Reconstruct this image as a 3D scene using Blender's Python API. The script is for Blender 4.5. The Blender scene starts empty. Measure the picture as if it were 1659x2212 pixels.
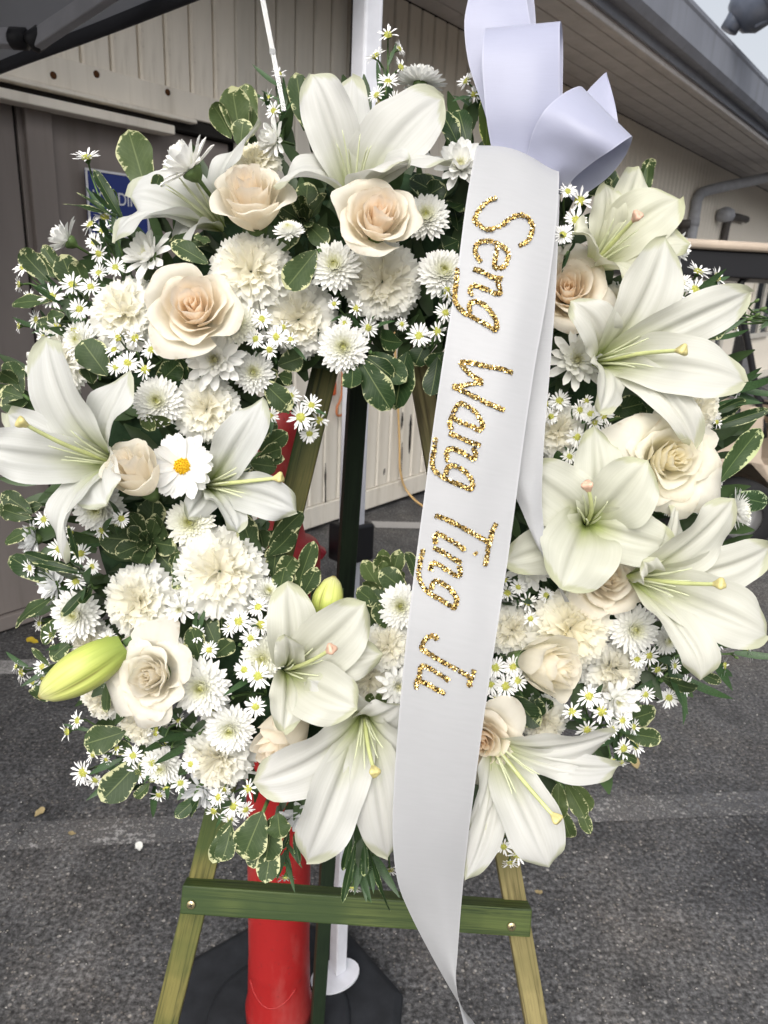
import bpy, bmesh, math, random
import numpy as np
from mathutils import Vector, Matrix, Quaternion, noise

random.seed(11)
rng = np.random.default_rng(11)
scene = bpy.context.scene
COL = scene.collection

# ------------------------------------------------------------------ camera
FPX, CX, CY = 1598.0, 829.5, 1106.0          # focal length in px of the 1659 x 2212 view of the photo
CAM_H = 1.4
PITCH = math.atan(506.0 / 1598.0)
ROLL = math.radians(2.6)
_F = Vector((0, math.cos(PITCH), -math.sin(PITCH)))
_R0 = Vector((1, 0, 0))
_U0 = Vector((0, math.sin(PITCH), math.cos(PITCH)))
RR = _R0 * math.cos(ROLL) + _U0 * math.sin(ROLL)
UU = -_R0 * math.sin(ROLL) + _U0 * math.cos(ROLL)
CAM = Vector((0, 0, CAM_H))
CAMROT = Matrix((RR, UU, -_F)).transposed()   # columns: right, up, towards the viewer

cd = bpy.data.cameras.new('camera')
cam = bpy.data.objects.new('camera', cd)
COL.objects.link(cam)
cam.matrix_world = Matrix.Translation(CAM) @ CAMROT.to_4x4()
cd.sensor_fit = 'VERTICAL'
cd.sensor_height = 36.0
cd.lens = 36.0 * FPX / 2212.0
cd.clip_start = 0.02
cd.clip_end = 400.0
cd.dof.use_dof = True
cd.dof.focus_distance = 0.62
cd.dof.aperture_fstop = 15.0
scene.camera = cam

# ------------------------------------------------------------------ light
SUN_EL, SUN_AZ = 42.0, 192.0                  # overcast brightness in the open sky behind the viewer
world = bpy.data.worlds.new('World')
scene.world = world
world.use_nodes = True
wnt = world.node_tree
sky = wnt.nodes.new('ShaderNodeTexSky')
sky.sky_type = 'NISHITA'
sky.sun_disc = False
sky.sun_elevation = math.radians(SUN_EL)
sky.sun_rotation = math.radians(SUN_AZ)
sky.air_density = 1.0
sky.dust_density = 6.0
sky.ozone_density = 1.0
whs = wnt.nodes.new('ShaderNodeHueSaturation')  # cloud cover: the same grey-white in every direction
whs.inputs['Saturation'].default_value = 0.28
wnt.links.new(sky.outputs[0], whs.inputs['Color'])
bgn = wnt.nodes['Background']
bgn.inputs['Strength'].default_value = 0.15
wnt.links.new(whs.outputs[0], bgn.inputs['Color'])

sd = bpy.data.lights.new('sun', 'SUN')
sd.energy = 0.75
sd.angle = math.radians(60)
sd.color = (1.0, 0.97, 0.92)
sun = bpy.data.objects.new('sun', sd)
COL.objects.link(sun)
_az, _el = math.radians(SUN_AZ), math.radians(SUN_EL)
_sd = Vector((math.sin(_az) * math.cos(_el), math.cos(_az) * math.cos(_el), math.sin(_el)))
sun.rotation_euler = _sd.to_track_quat('Z', 'Y').to_euler()
sun.location = (0, -3, 6)

vs = scene.view_settings
scene.display_settings.display_device = 'sRGB'
vs.view_transform = 'Standard'
vs.look = 'None'
vs.exposure = 0.55
vs.gamma = 1.0
vs.use_curve_mapping = False
scene.cycles.max_bounces = 9
scene.cycles.diffuse_bounces = 7
scene.cycles.glossy_bounces = 3
scene.cycles.transmission_bounces = 6
scene.cycles.transparent_max_bounces = 8
scene.cycles.caustics_reflective = False
scene.cycles.caustics_refractive = False
try:
    scene.cycles.use_denoising = True
except Exception:
    pass


# ------------------------------------------------------------------ placing helpers
def ray(px, py):
    return _F + RR * ((px - CX) / FPX) + UU * ((CY - py) / FPX)


def W(px, py, z):
    """point at distance z along the view axis on the sight line of (px, py)"""
    return CAM + ray(px, py) * z


def ground(px, py, h=0.0):
    d = ray(px, py)
    return CAM + d * ((h - CAM_H) / d.z)


def to_px(p):
    v = p - CAM
    return CX + FPX * v.dot(RR) / v.dot(_F), CY - FPX * v.dot(UU) / v.dot(_F), v.dot(_F)


RING_C = (812.0, 1022.0)


def dome(px, py, base=0.635, depth=0.10):
    """depth and facing of the domed wreath surface at a place on it"""
    dx, dy = px - RING_C[0], (py - RING_C[1]) * 0.96
    r = math.hypot(dx, dy) + 1e-6
    t = max(-1.0, min(1.0, (r - 490.0) / 370.0))
    z = base + depth * (1 - math.sqrt(max(0.02, 1 - t * t * 0.96)))
    return z, (dx / r * t * 0.8, -dy / r * t * 0.8, 1.0)


def facing(n, spin=0.0):
    q = Vector(n).normalized().to_track_quat('Z', 'Y')
    q = q @ Quaternion((0, 0, 1), spin)
    return (CAMROT @ q.to_matrix()).to_4x4()


# ------------------------------------------------------------------ object helpers
def link(o):
    COL.objects.link(o)
    return o


def empty(name, M=None, label=None, cat=None, group=None):
    o = bpy.data.objects.new(name, None)
    o.empty_display_size = 0.02
    link(o)
    if M is not None:
        o.matrix_world = M
    if label:
        tag(o, label, cat, group)
    return o


def tag(o, label, cat, group=None, kind=None):
    if label:
        o['label'] = label
    if cat:
        o['category'] = cat
    if group:
        o['group'] = group
    if kind:
        o['kind'] = kind
    return o


def add(name, mesh, parent=None, M=None, color=None, mat=None):
    o = bpy.data.objects.new(name, mesh)
    link(o)
    if parent is not None:
        o.parent = parent
    if M is not None:
        o.matrix_local = M
    if color is not None:
        o.color = (color[0], color[1], color[2], 1.0)
    if mat is not None and not mesh.materials:
        mesh.materials.append(mat)
    return o


def bevel(o, w, seg=2):
    m = o.modifiers.new('bevel', 'BEVEL')
    m.width = w
    m.segments = seg
    m.limit_method = 'ANGLE'
    m.angle_limit = math.radians(35)
    return o


class MB:
    """collects verts, faces, uvs and a per-vertex float"""

    def __init__(self):
        self.v, self.f, self.uv, self.t = [], [], [], []
        self.n = 0

    def put(self, verts, faces, uv=None, t=0.0):
        verts = np.asarray(verts, dtype=np.float64).reshape(-1, 3)
        k = len(verts)
        self.v.append(verts)
        self.f.extend([tuple(i + self.n for i in fc) for fc in faces])
        if uv is None:
            uv = np.zeros((k, 2))
        self.uv.append(np.asarray(uv, dtype=np.float64).reshape(-1, 2))
        if np.isscalar(t):
            t = np.full(k, t)
        self.t.append(np.asarray(t, dtype=np.float64))
        self.n += k

    def grid(self, X, uv=None, t=0.0, wrap=False):
        X = np.asarray(X)
        a, b = X.shape[0], X.shape[1]
        faces = []
        for i in range(a - 1):
            for j in range(b - 1):
                faces.append((i * b + j, i * b + j + 1, (i + 1) * b + j + 1, (i + 1) * b + j))
            if wrap:
                faces.append((i * b + b - 1, i * b, (i + 1) * b, (i + 1) * b + b - 1))
        if uv is None:
            vv, uu = np.meshgrid(np.linspace(0, 1, a), np.linspace(0, 1, b), indexing='ij')
            uv = np.stack([uu, vv], -1)
        self.put(X.reshape(-1, 3), faces, uv.reshape(-1, 2), t)

    def box(self, c, s, M=None):
        c, s = np.array(c, float), np.array(s, float) / 2
        v = np.array([[x, y, z] for z in (-1, 1) for y in (-1, 1) for x in (-1, 1)], float) * s + c
        if M is not None:
            v = np.array([tuple(M @ Vector(p)) for p in v])
        uv = (v[:, :2] - v[:, :2].min(0))
        self.put(v, [(0, 2, 3, 1), (4, 5, 7, 6), (0, 1, 5, 4), (2, 6, 7, 3), (0, 4, 6, 2), (1, 3, 7, 5)], uv)

    def tube(self, pts, rad, n=8, cap=True, t=0.0):
        pts = [Vector(p) for p in pts]
        k = len(pts)
        if np.isscalar(rad):
            rad = [rad] * k
        tan = []
        for i in range(k):
            a, b = pts[max(0, i - 1)], pts[min(k - 1, i + 1)]
            d = (b - a)
            tan.append(d.normalized() if d.length > 1e-9 else Vector((0, 0, 1)))
        ref = Vector((0, 0, 1)) if abs(tan[0].z) < 0.9 else Vector((1, 0, 0))
        x = (ref - tan[0] * ref.dot(tan[0])).normalized()
        rows = []
        for i in range(k):
            x = (x - tan[i] * x.dot(tan[i]))
            x = x.normalized() if x.length > 1e-6 else tan[i].orthogonal().normalized()
            y = tan[i].cross(x)
            rows.append([tuple(pts[i] + (x * math.cos(a) + y * math.sin(a)) * rad[i])
                         for a in [2 * math.pi * j / n for j in range(n)]])
        n0 = self.n
        self.grid(np.array(rows), wrap=True, t=t)
        if cap:
            self.f.append(tuple(n0 + j for j in range(n))[::-1])
            self.f.append(tuple(n0 + (k - 1) * n + j for j in range(n)))

    def lathe(self, prof, n=24, M=None, cap=True, t=0.0):
        rows = []
        for r, z in prof:
            rows.append([(r * math.cos(2 * math.pi * j / n), r * math.sin(2 * math.pi * j / n), z) for j in range(n)])
        X = np.array(rows)
        if M is not None:
            X = np.array([[tuple(M @ Vector(p)) for p in row] for row in X])
        n0 = self.n
        self.grid(X, wrap=True, t=t)
        if cap:
            self.f.append(tuple(n0 + j for j in range(n))[::-1])
            self.f.append(tuple(n0 + (len(prof) - 1) * n + j for j in range(n)))

    def prism(self, poly, z0, z1, M=None):
        k = len(poly)
        v = [(x, y, z0) for x, y in poly] + [(x, y, z1) for x, y in poly]
        if M is not None:
            v = [tuple(M @ Vector(p)) for p in v]
        f = [tuple(range(k))[::-1], tuple(range(k, 2 * k))]
        f += [(i, (i + 1) % k, k + (i + 1) % k, k + i) for i in range(k)]
        self.put(v, f)

    def mesh(self, name, mat=None, smooth=True):
        me = bpy.data.meshes.new(name)
        V = np.concatenate(self.v)
        me.from_pydata(V.tolist(), [], self.f)
        li = np.empty(len(me.loops), dtype=np.int32)
        me.loops.foreach_get('vertex_index', li)
        uvl = me.uv_layers.new(name='UVMap')
        UV = np.concatenate(self.uv)
        uvl.data.foreach_set('uv', UV[li].astype(np.float32).ravel())
        at = me.attributes.new('t', 'FLOAT', 'POINT')
        at.data.foreach_set('value', np.concatenate(self.t).astype(np.float32))
        if smooth:
            me.polygons.foreach_set('use_smooth', [True] * len(me.polygons))
        if mat is not None:
            me.materials.append(mat)
        me.update()
        return me

    def build(self, name, mat=None, parent=None, smooth=True, M=None, color=None):
        return add(name, self.mesh(name, mat, smooth), parent, M, color)


def beam(mb, p0, p1, w, th, up):
    """rectangular bar from p0 to p1; w across, th along `up`"""
    d = (p1 - p0).normalized()
    u = (up - d * up.dot(d)).normalized()
    s = d.cross(u)
    v = []
    for p in (p0, p1):
        for a, b in ((-1, -1), (1, -1), (1, 1), (-1, 1)):
            v.append(tuple(p + s * (a * w / 2) + u * (b * th / 2)))
    L = (p1 - p0).length
    uv = [(0, 0), (w, 0), (w, th), (0, th), (0, L), (w, L), (w, L), (0, L)]
    mb.put(v, [(0, 1, 2, 3), (7, 6, 5, 4), (0, 4, 5, 1), (1, 5, 6, 2), (2, 6, 7, 3), (3, 7, 4, 0)], uv)


def crom(pts, n):
    """Catmull-Rom through rows of numbers"""
    P = np.array(pts, float)
    k = len(P)
    out = []
    for s in np.linspace(0, k - 1, n):
        i = min(int(s), k - 2)
        u = s - i
        p0, p1, p2, p3 = P[max(i - 1, 0)], P[i], P[i + 1], P[min(i + 2, k - 1)]
        out.append(0.5 * ((2 * p1) + (p2 - p0) * u + (2 * p0 - 5 * p1 + 4 * p2 - p3) * u * u
                          + (3 * p1 - p0 - 3 * p2 + p3) * u ** 3))
    return np.array(out)


# ------------------------------------------------------------------ materials
class NT:
    def __init__(self, name):
        self.m = bpy.data.materials.new(name)
        self.m.use_nodes = True
        self.t = self.m.node_tree
        self.b = self.t.nodes['Principled BSDF']
        self.out = self.t.nodes['Material Output']

    def n(self, typ, **kw):
        nd = self.t.nodes.new(typ)
        for k, v in kw.items():
            setattr(nd, k, v)
        return nd

    def l(self, a, b):
        self.t.links.new(a, b)

    def val(self, sock, v):
        if hasattr(v, 'is_linked') or hasattr(v, 'links'):
            self.l(v, sock)
        else:
            sock.default_value = v

    def math(self, op, a, b=0.0, c=None, clamp=False):
        nd = self.n('ShaderNodeMath', operation=op, use_clamp=clamp)
        self.val(nd.inputs[0], a)
        self.val(nd.inputs[1], b)
        if c is not None:
            self.val(nd.inputs[2], c)
        return nd.outputs[0]

    def mix(self, fac, a, b, blend='MIX'):
        nd = self.n('ShaderNodeMix', data_type='RGBA', blend_type=blend)
        self.val(nd.inputs[0], fac)
        for i, c in ((6, a), (7, b)):
            if isinstance(c, tuple):
                nd.inputs[i].default_value = (c[0], c[1], c[2], 1)
            else:
                self.l(c, nd.inputs[i])
        return nd.outputs[2]

    def ramp(self, fac, stops, interp='LINEAR'):
        nd = self.n('ShaderNodeValToRGB')
        cr = nd.color_ramp
        cr.interpolation = interp
        while len(cr.elements) < len(stops):
            cr.elements.new(0.5)
        for e, (p, c) in zip(cr.elements, stops):
            e.position = p
            if not isinstance(c, tuple):
                c = (c, c, c)
            e.color = (c[0], c[1], c[2], 1)
        self.val(nd.inputs[0], fac)
        return nd.outputs[0]

    def noise(self, vec, scale, detail=3.0, rough=0.55, dist=0.0):
        nd = self.n('ShaderNodeTexNoise')
        nd.inputs['Scale'].default_value = scale
        nd.inputs['Detail'].default_value = detail
        nd.inputs['Roughness'].default_value = rough
        nd.inputs['Distortion'].default_value = dist
        if vec is not None:
            self.l(vec, nd.inputs['Vector'])
        return nd.outputs['Fac']

    def coord(self, which):
        return self.n('ShaderNodeTexCoord').outputs[which]

    def mapping(self, vec, scale=(1, 1, 1), loc=(0, 0, 0), rot=(0, 0, 0)):
        nd = self.n('ShaderNodeMapping')
        nd.inputs['Scale'].default_value = scale
        nd.inputs['Location'].default_value = loc
        nd.inputs['Rotation'].default_value = rot
        self.l(vec, nd.inputs['Vector'])
        return nd.outputs[0]

    def uv(self):
        s = self.n('ShaderNodeSeparateXYZ')
        self.l(self.coord('UV'), s.inputs[0])
        return s.outputs[0], s.outputs[1]

    def comb(self, x, y, z=0.0):
        c = self.n('ShaderNodeCombineXYZ')
        for i, v in enumerate((x, y, z)):
            self.val(c.inputs[i], v)
        return c.outputs[0]

    def bump(self, height, strength=0.3, dist=0.002):
        nd = self.n('ShaderNodeBump')
        nd.inputs['Strength'].default_value = strength
        nd.inputs['Distance'].default_value = dist
        self.val(nd.inputs['Height'], height)
        self.l(nd.outputs[0], self.b.inputs['Normal'])
        return nd.outputs[0]

    def base(self, c):
        if isinstance(c, tuple):
            self.b.inputs['Base Color'].default_value = (c[0], c[1], c[2], 1)
        else:
            self.l(c, self.b.inputs['Base Color'])

    def rough(self, r, spec=0.5):
        self.val(self.b.inputs['Roughness'], r)
        self.b.inputs['Specular IOR Level'].default_value = spec

    def translucent(self, col, fac):
        tr = self.n('ShaderNodeBsdfTranslucent')
        if isinstance(col, tuple):
            tr.inputs['Color'].default_value = (col[0], col[1], col[2], 1)
        else:
            self.l(col, tr.inputs['Color'])
        mx = self.n('ShaderNodeMixShader')
        mx.inputs[0].default_value = fac
        self.l(self.b.outputs[0], mx.inputs[1])
        self.l(tr.outputs[0], mx.inputs[2])
        self.l(mx.outputs[0], self.out.inputs['Surface'])


def simple(name, col, rough=0.6, spec=0.4, nscale=0.0, namt=0.25, bump=0.0, metal=0.0, coords='Object'):
    k = NT(name)
    if nscale:
        f = k.noise(k.coord(coords), nscale, 4)
        f2 = k.ramp(f, [(0.3, 1 - namt), (0.7, 1 + namt * 0.4)])
        k.base(k.mix(1.0, col, f2, 'MULTIPLY'))
        if bump:
            k.bump(f, bump, 0.001)
    else:
        k.base(col)
    k.rough(rough, spec)
    k.b.inputs['Metallic'].default_value = metal
    return k.m
# ------------------------------------------------------------------ plant materials
def mat_lily():
    k = NT('lily_petal')
    u, v = k.uv()
    oi = k.n('ShaderNodeObjectInfo')
    warp = k.noise(k.comb(k.math('MULTIPLY', u, 3.0), k.math('MULTIPLY', v, 1.2), oi.outputs['Random']), 3.0, 2)
    ctr = k.math('ABSOLUTE', k.math('SUBTRACT', u, 0.5))
    vv = k.math('ADD', v, k.math('MULTIPLY', k.math('SUBTRACT', warp, 0.5), 0.10))
    vv = k.math('ADD', vv, k.math('MULTIPLY', ctr, 0.35))
    c = k.ramp(vv, [(0.02, (0.28, 0.37, 0.07)), (0.14, (0.47, 0.54, 0.22)), (0.30, (0.575, 0.59, 0.44)),
                    (0.50, (0.675, 0.675, 0.63)), (0.95, (0.69, 0.69, 0.665)), (1.0, (0.57, 0.58, 0.45))])
    # fine length-wise veins
    st = k.noise(k.comb(k.math('MULTIPLY', u, 34.0), k.math('MULTIPLY', v, 1.1), oi.outputs['Random']), 1.0, 3)
    c = k.mix(0.20, c, k.ramp(st, [(0.32, (0.70, 0.71, 0.62)), (0.62, (1, 1, 1))]), 'MULTIPLY')
    c = k.mix(1.0, c, oi.outputs['Color'], 'MULTIPLY')
    # a few bruises
    br = k.noise(k.coord('Object'), 30, 4, 0.6)
    c = k.mix(k.ramp(br, [(0.70, 0.0), (0.80, 0.25)]), c, (0.60, 0.55, 0.42))
    k.base(c)
    k.rough(0.42, 0.35)
    h = k.math('ADD', k.math('MULTIPLY', st, 0.6), k.math('MULTIPLY', k.noise(k.coord('Object'), 400, 2), 0.25))
    k.bump(h, 0.3, 0.0012)
    k.translucent(c, 0.36)
    return k.m


def mat_rose():
    k = NT('rose_petal')
    u, v = k.uv()
    oi = k.n('ShaderNodeObjectInfo')
    c = k.mix(k.ramp(v, [(0.55, 0.0), (1.0, 0.5)]), oi.outputs['Color'], (0.95, 0.91, 0.82))
    st = k.noise(k.comb(k.math('MULTIPLY', u, 14.0), k.math('MULTIPLY', v, 1.2), oi.outputs['Random']), 1.2, 3)
    c = k.mix(0.14, c, k.ramp(st, [(0.3, (0.72, 0.68, 0.56)), (0.7, (1, 1, 1))]), 'MULTIPLY')
    # browned rims
    rim = k.noise(k.coord('Object'), 120, 3)
    e = k.math('MULTIPLY', k.ramp(v, [(0.93, 0.0), (1.0, 1.0)]), k.ramp(rim, [(0.52, 0.0), (0.68, 0.55)]))
    c = k.mix(e, c, (0.55, 0.42, 0.25))
    k.base(c)
    k.rough(0.6, 0.2)
    k.translucent(c, 0.54)
    return k.m


def mat_petal(name, stops, transl=0.22, rough=0.55, veins=0.12):
    """petal coloured along the t attribute (0 heart of the bloom, 1 outermost petal)"""
    k = NT(name)
    u, v = k.uv()
    at = k.n('ShaderNodeAttribute', attribute_name='t')
    oi = k.n('ShaderNodeObjectInfo')
    c = k.ramp(at.outputs['Fac'], stops)
    st = k.noise(k.comb(k.math('MULTIPLY', u, 9.0), k.math('MULTIPLY', v, 1.0), at.outputs['Fac']), 1.5, 2)
    c = k.mix(veins, c, k.ramp(st, [(0.35, (0.70, 0.70, 0.62)), (0.65, (1, 1, 1))]), 'MULTIPLY')
    c = k.mix(1.0, c, oi.outputs['Color'], 'MULTIPLY')
    k.base(c)
    k.rough(rough, 0.3)
    k.translucent(c, transl)
    return k.m


def mat_leaf(name, green, green2, cream, amount, gloss=0.36):
    """leaf with a ragged cream margin; uv.x across (0..1), uv.y base to tip"""
    k = NT(name)
    u, v = k.uv()
    oi = k.n('ShaderNodeObjectInfo')
    rnd = oi.outputs['Random']
    e = k.math('SUBTRACT', 1.0, k.math('ABSOLUTE', k.math('SUBTRACT', k.math('MULTIPLY', u, 2.0), 1.0)))
    tipd = k.math('MULTIPLY', k.math('SUBTRACT', 1.0, v), 1.5)
    e = k.math('MINIMUM', e, tipd)
    tongue = k.noise(k.comb(k.math('MULTIPLY', u, 2.2), k.math('MULTIPLY', v, 9.0), k.math('MULTIPLY', rnd, 31.0)), 1.6, 4, 0.65)
    blot = k.noise(k.comb(k.math('MULTIPLY', u, 1.0), k.math('MULTIPLY', v, 1.6), k.math('MULTIPLY', rnd, 17.0)), 1.5, 1)
    th = k.math('ADD', k.math('MULTIPLY', k.math('SUBTRACT', tongue, 0.5), 1.5),
                k.math('MULTIPLY', k.math('SUBTRACT', blot, 0.5), 1.0))
    s = k.math('SUBTRACT', e, k.math('ADD', th, amount))
    mask = k.ramp(s, [(0.0, 1.0), (0.045, 0.0)])
    thin = k.math('MULTIPLY', k.ramp(e, [(0.03, 1.0), (0.08, 0.0)]), k.ramp(blot, [(0.42, 0.0), (0.58, 0.85)]))
    mask = k.math('MAXIMUM', mask, thin)
    g = k.mix(k.ramp(k.noise(k.coord('Object'), 6, 3), [(0.3, 0.0), (0.7, 1.0)]), green, green2)
    g = k.mix(k.math('MULTIPLY', rnd, 0.55), g, (green[0] * 0.45, green[1] * 0.52, green[2] * 0.6))
    # half tone between margin and heart of the leaf
    half = k.ramp(s, [(0.05, 0.5), (0.16, 0.0)])
    g = k.mix(half, g, (green2[0] * 1.5, green2[1] * 1.35, green2[2] * 1.5))
    ctr = k.math('ABSOLUTE', k.math('SUBTRACT', u, 0.5))
    mid = k.ramp(ctr, [(0.010, 0.75), (0.028, 0.0)])
    g = k.mix(mid, g, (0.16, 0.20, 0.08))
    sv = k.n('ShaderNodeTexWave', wave_type='BANDS', bands_direction='Y')
    k.l(k.comb(0.0, k.math('SUBTRACT', v, k.math('MULTIPLY', ctr, 0.55))), sv.inputs['Vector'])
    sv.inputs['Scale'].default_value = 3.2
    vein = k.ramp(sv.outputs['Fac'], [(0.93, 0.0), (1.0, 0.22)])
    g = k.mix(vein, g, (0.12, 0.16, 0.07))
    c = k.mix(mask, g, cream)
    c = k.mix(1.0, c, oi.outputs['Color'], 'MULTIPLY')
    k.base(c)
    k.rough(gloss + 0.12, 0.22)
    k.translucent(c, 0.16)
    return k.m


M_LILY = mat_lily()
M_ROSE = mat_rose()
M_CARN = mat_petal('carnation_petal', [(0, (0.93, 0.90, 0.78)), (0.5, (0.94, 0.935, 0.89)), (1, (0.94, 0.94, 0.91))], 0.5)
M_POMP = mat_petal('pompon_petal', [(0, (0.50, 0.54, 0.10)), (0.05, (0.70, 0.70, 0.30)), (0.16, (0.88, 0.88, 0.72)),
                                    (0.4, (0.90, 0.90, 0.87)), (1, (0.90, 0.90, 0.88))], 0.30)
M_SPRAY = mat_petal('spray_petal', [(0, (0.74, 0.72, 0.42)), (0.3, (0.88, 0.88, 0.78)), (1, (0.90, 0.90, 0.88))], 0.30)
M_ASTER = mat_petal('aster_petal', [(0, (0.80, 0.82, 0.62)), (0.35, (0.88, 0.88, 0.87)), (1, (0.88, 0.88, 0.87))], 0.15)
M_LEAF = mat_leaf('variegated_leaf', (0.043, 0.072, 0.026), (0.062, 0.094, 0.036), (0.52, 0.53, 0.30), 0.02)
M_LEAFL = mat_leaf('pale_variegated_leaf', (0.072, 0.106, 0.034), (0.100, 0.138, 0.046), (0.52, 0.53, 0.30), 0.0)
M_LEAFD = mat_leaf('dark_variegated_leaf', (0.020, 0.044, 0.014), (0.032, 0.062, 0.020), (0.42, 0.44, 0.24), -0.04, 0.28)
M_NEEDLE = simple('narrow_leaf', (0.040, 0.085, 0.030), 0.5, 0.4, 40, 0.4)
M_STEM = simple('green_stem', (0.085, 0.150, 0.045), 0.55, 0.35, 60, 0.35)
M_FILL = simple('filler_leaf', (0.048, 0.085, 0.030), 0.45, 0.45, 25, 0.5)
M_FOAM = simple('wreath_foam', (0.030, 0.060, 0.028), 0.9, 0.2, 80, 0.4, 0.5)
M_CALYX = simple('calyx', (0.10, 0.16, 0.05), 0.55, 0.35, 60, 0.3)
M_FILAMENT = simple('lily_filament', (0.60, 0.63, 0.42), 0.45, 0.4)
M_STYLE = simple('lily_style', (0.56, 0.60, 0.27), 0.4, 0.45, 60, 0.2)
M_STIGMA = simple('lily_stigma', (0.66, 0.58, 0.25), 0.45, 0.4, 150, 0.35)
M_STIGMA_PINK = simple('lily_stigma_pink', (0.68, 0.44, 0.32), 0.45, 0.4, 150, 0.35)


def mat_disc():
    k = NT('aster_centre')
    vo = k.n('ShaderNodeTexVoronoi')
    vo.inputs['Scale'].default_value = 7.0
    k.l(k.coord('Object'), vo.inputs['Vector'])
    c = k.ramp(vo.outputs['Distance'], [(0.0, (0.62, 0.60, 0.16)), (0.5, (0.50, 0.49, 0.11)), (0.95, (0.30, 0.32, 0.07))])
    oi = k.n('ShaderNodeObjectInfo')
    c = k.mix(k.math('MULTIPLY', oi.outputs['Random'], 0.4), c, (0.45, 0.50, 0.12))
    k.base(c)
    k.rough(0.8, 0.2)
    return k.m


def mat_yolk():
    k = NT('daisy_centre')
    vo = k.n('ShaderNodeTexVoronoi')
    vo.inputs['Scale'].default_value = 9.0
    k.l(k.coord('Object'), vo.inputs['Vector'])
    k.base(k.ramp(vo.outputs['Distance'], [(0.0, (0.90, 0.60, 0.03)), (0.9, (0.62, 0.38, 0.015))]))
    k.rough(0.8, 0.2)
    return k.m


def mat_bud():
    k = NT('lily_bud')
    u, v = k.uv()
    st = k.noise(k.comb(k.math('MULTIPLY', u, 42.0), k.math('MULTIPLY', v, 1.1)), 1.0, 3)
    c = k.ramp(v, [(0.0, (0.22, 0.30, 0.06)), (0.3, (0.46, 0.52, 0.12)), (0.75, (0.60, 0.62, 0.20)), (0.95, (0.62, 0.60, 0.30)), (1.0, (0.25, 0.16, 0.06))])
    c = k.mix(k.ramp(st, [(0.4, 0.0), (0.65, 0.5)]), c, (0.30, 0.37, 0.07))
    seam = k.n('ShaderNodeAttribute', attribute_name='t')
    c = k.mix(k.ramp(seam.outputs['Fac'], [(0.6, 0.0), (1.0, 0.8)]), c, (0.20, 0.18, 0.05))
    k.base(c)
    k.rough(0.42, 0.4)
    k.bump(st, 0.35, 0.001)
    return k.m


M_DISC, M_YOLK, M_BUD = mat_disc(), mat_yolk(), mat_bud()


# ------------------------------------------------------------------ flower makers
def smooth01(x):
    x = min(1.0, max(0.0, x))
    return x * x * (3 - 2 * x)


def tepal_mesh(tip, n, width, curl, twist, d0, seed, cup=0.5, nu=17, nv=24, wav=1.2, fold=0.0):
    r = random.Random(seed)
    L = tip.length
    rad = tip - n * tip.dot(n)
    bt = max(rad.length, 1e-4)
    rd = rad / bt
    s = rd.cross(n).normalized()
    ta = tip.dot(n)
    P = [(-d0, 0.003), (-d0 + 0.36 * (L + d0), 0.10 * bt + 0.004), (ta + curl * L, 0.60 * bt), (ta, bt)]
    ph = [r.uniform(0, 6.3) for _ in range(4)]
    side_bow = r.uniform(-0.05, 0.05) * L
    X = np.zeros((nv, nu, 3))
    for i in range(nv):
        v = i / (nv - 1)
        c = [(1 - v) ** 3, 3 * v * (1 - v) ** 2, 3 * v * v * (1 - v), v ** 3]
        a = sum(c[q] * P[q][0] for q in range(4))
        b = sum(c[q] * P[q][1] for q in range(4))
        dc = [-3 * (1 - v) ** 2, 3 * (1 - v) ** 2 - 6 * v * (1 - v), 6 * v * (1 - v) - 3 * v * v, 3 * v * v]
        da = sum(dc[q] * P[q][0] for q in range(4))
        db = sum(dc[q] * P[q][1] for q in range(4))
        q = math.hypot(da, db) + 1e-9
        N = n * (db / q) - rd * (da / q)
        T = n * (da / q) + rd * (db / q)
        ve = 0.02 + 0.98 * v
        w = width / 2 * (ve ** 0.78) * max(1 - v, 0.0) ** 0.60 / 0.3885
        w = max(w, 0.0004)
        tw = twist * v
        sv = s * math.cos(tw) + N * math.sin(tw)
        Nv = N * math.cos(tw) - s * math.sin(tw)
        mid = n * a + rd * b + s * (side_bow * math.sin(math.pi * v))
        cp = cup * (1 - 0.9 * v) - 0.16 * v * v
        for j in range(nu):
            u = -1 + 2 * j / (nu - 1)
            off = cp * w * u * u
            off -= 0.0040 * math.exp(-(u / 0.12) ** 2) * math.sin(math.pi * min(1, v * 1.05))
            off += 0.0016 * math.exp(-((abs(u) - 0.30) / 0.11) ** 2) * math.sin(math.pi * v)
            off += wav * (abs(u) ** 3) * (0.0036 * math.sin(9 * v + ph[0] + (1.8 if u > 0 else 0)) + 0.0012 * math.sin(21 * v + ph[1] + u)) * min(1, 3 * v)
            off += fold * abs(u) * w * smooth01((v - 0.5) / 0.5)
            ww = w * (1 + 0.02 * math.sin(17 * v + ph[2] + u * 2))
            p = mid + sv * (u * ww) + Nv * off
            X[i, j] = p
    return X


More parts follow.
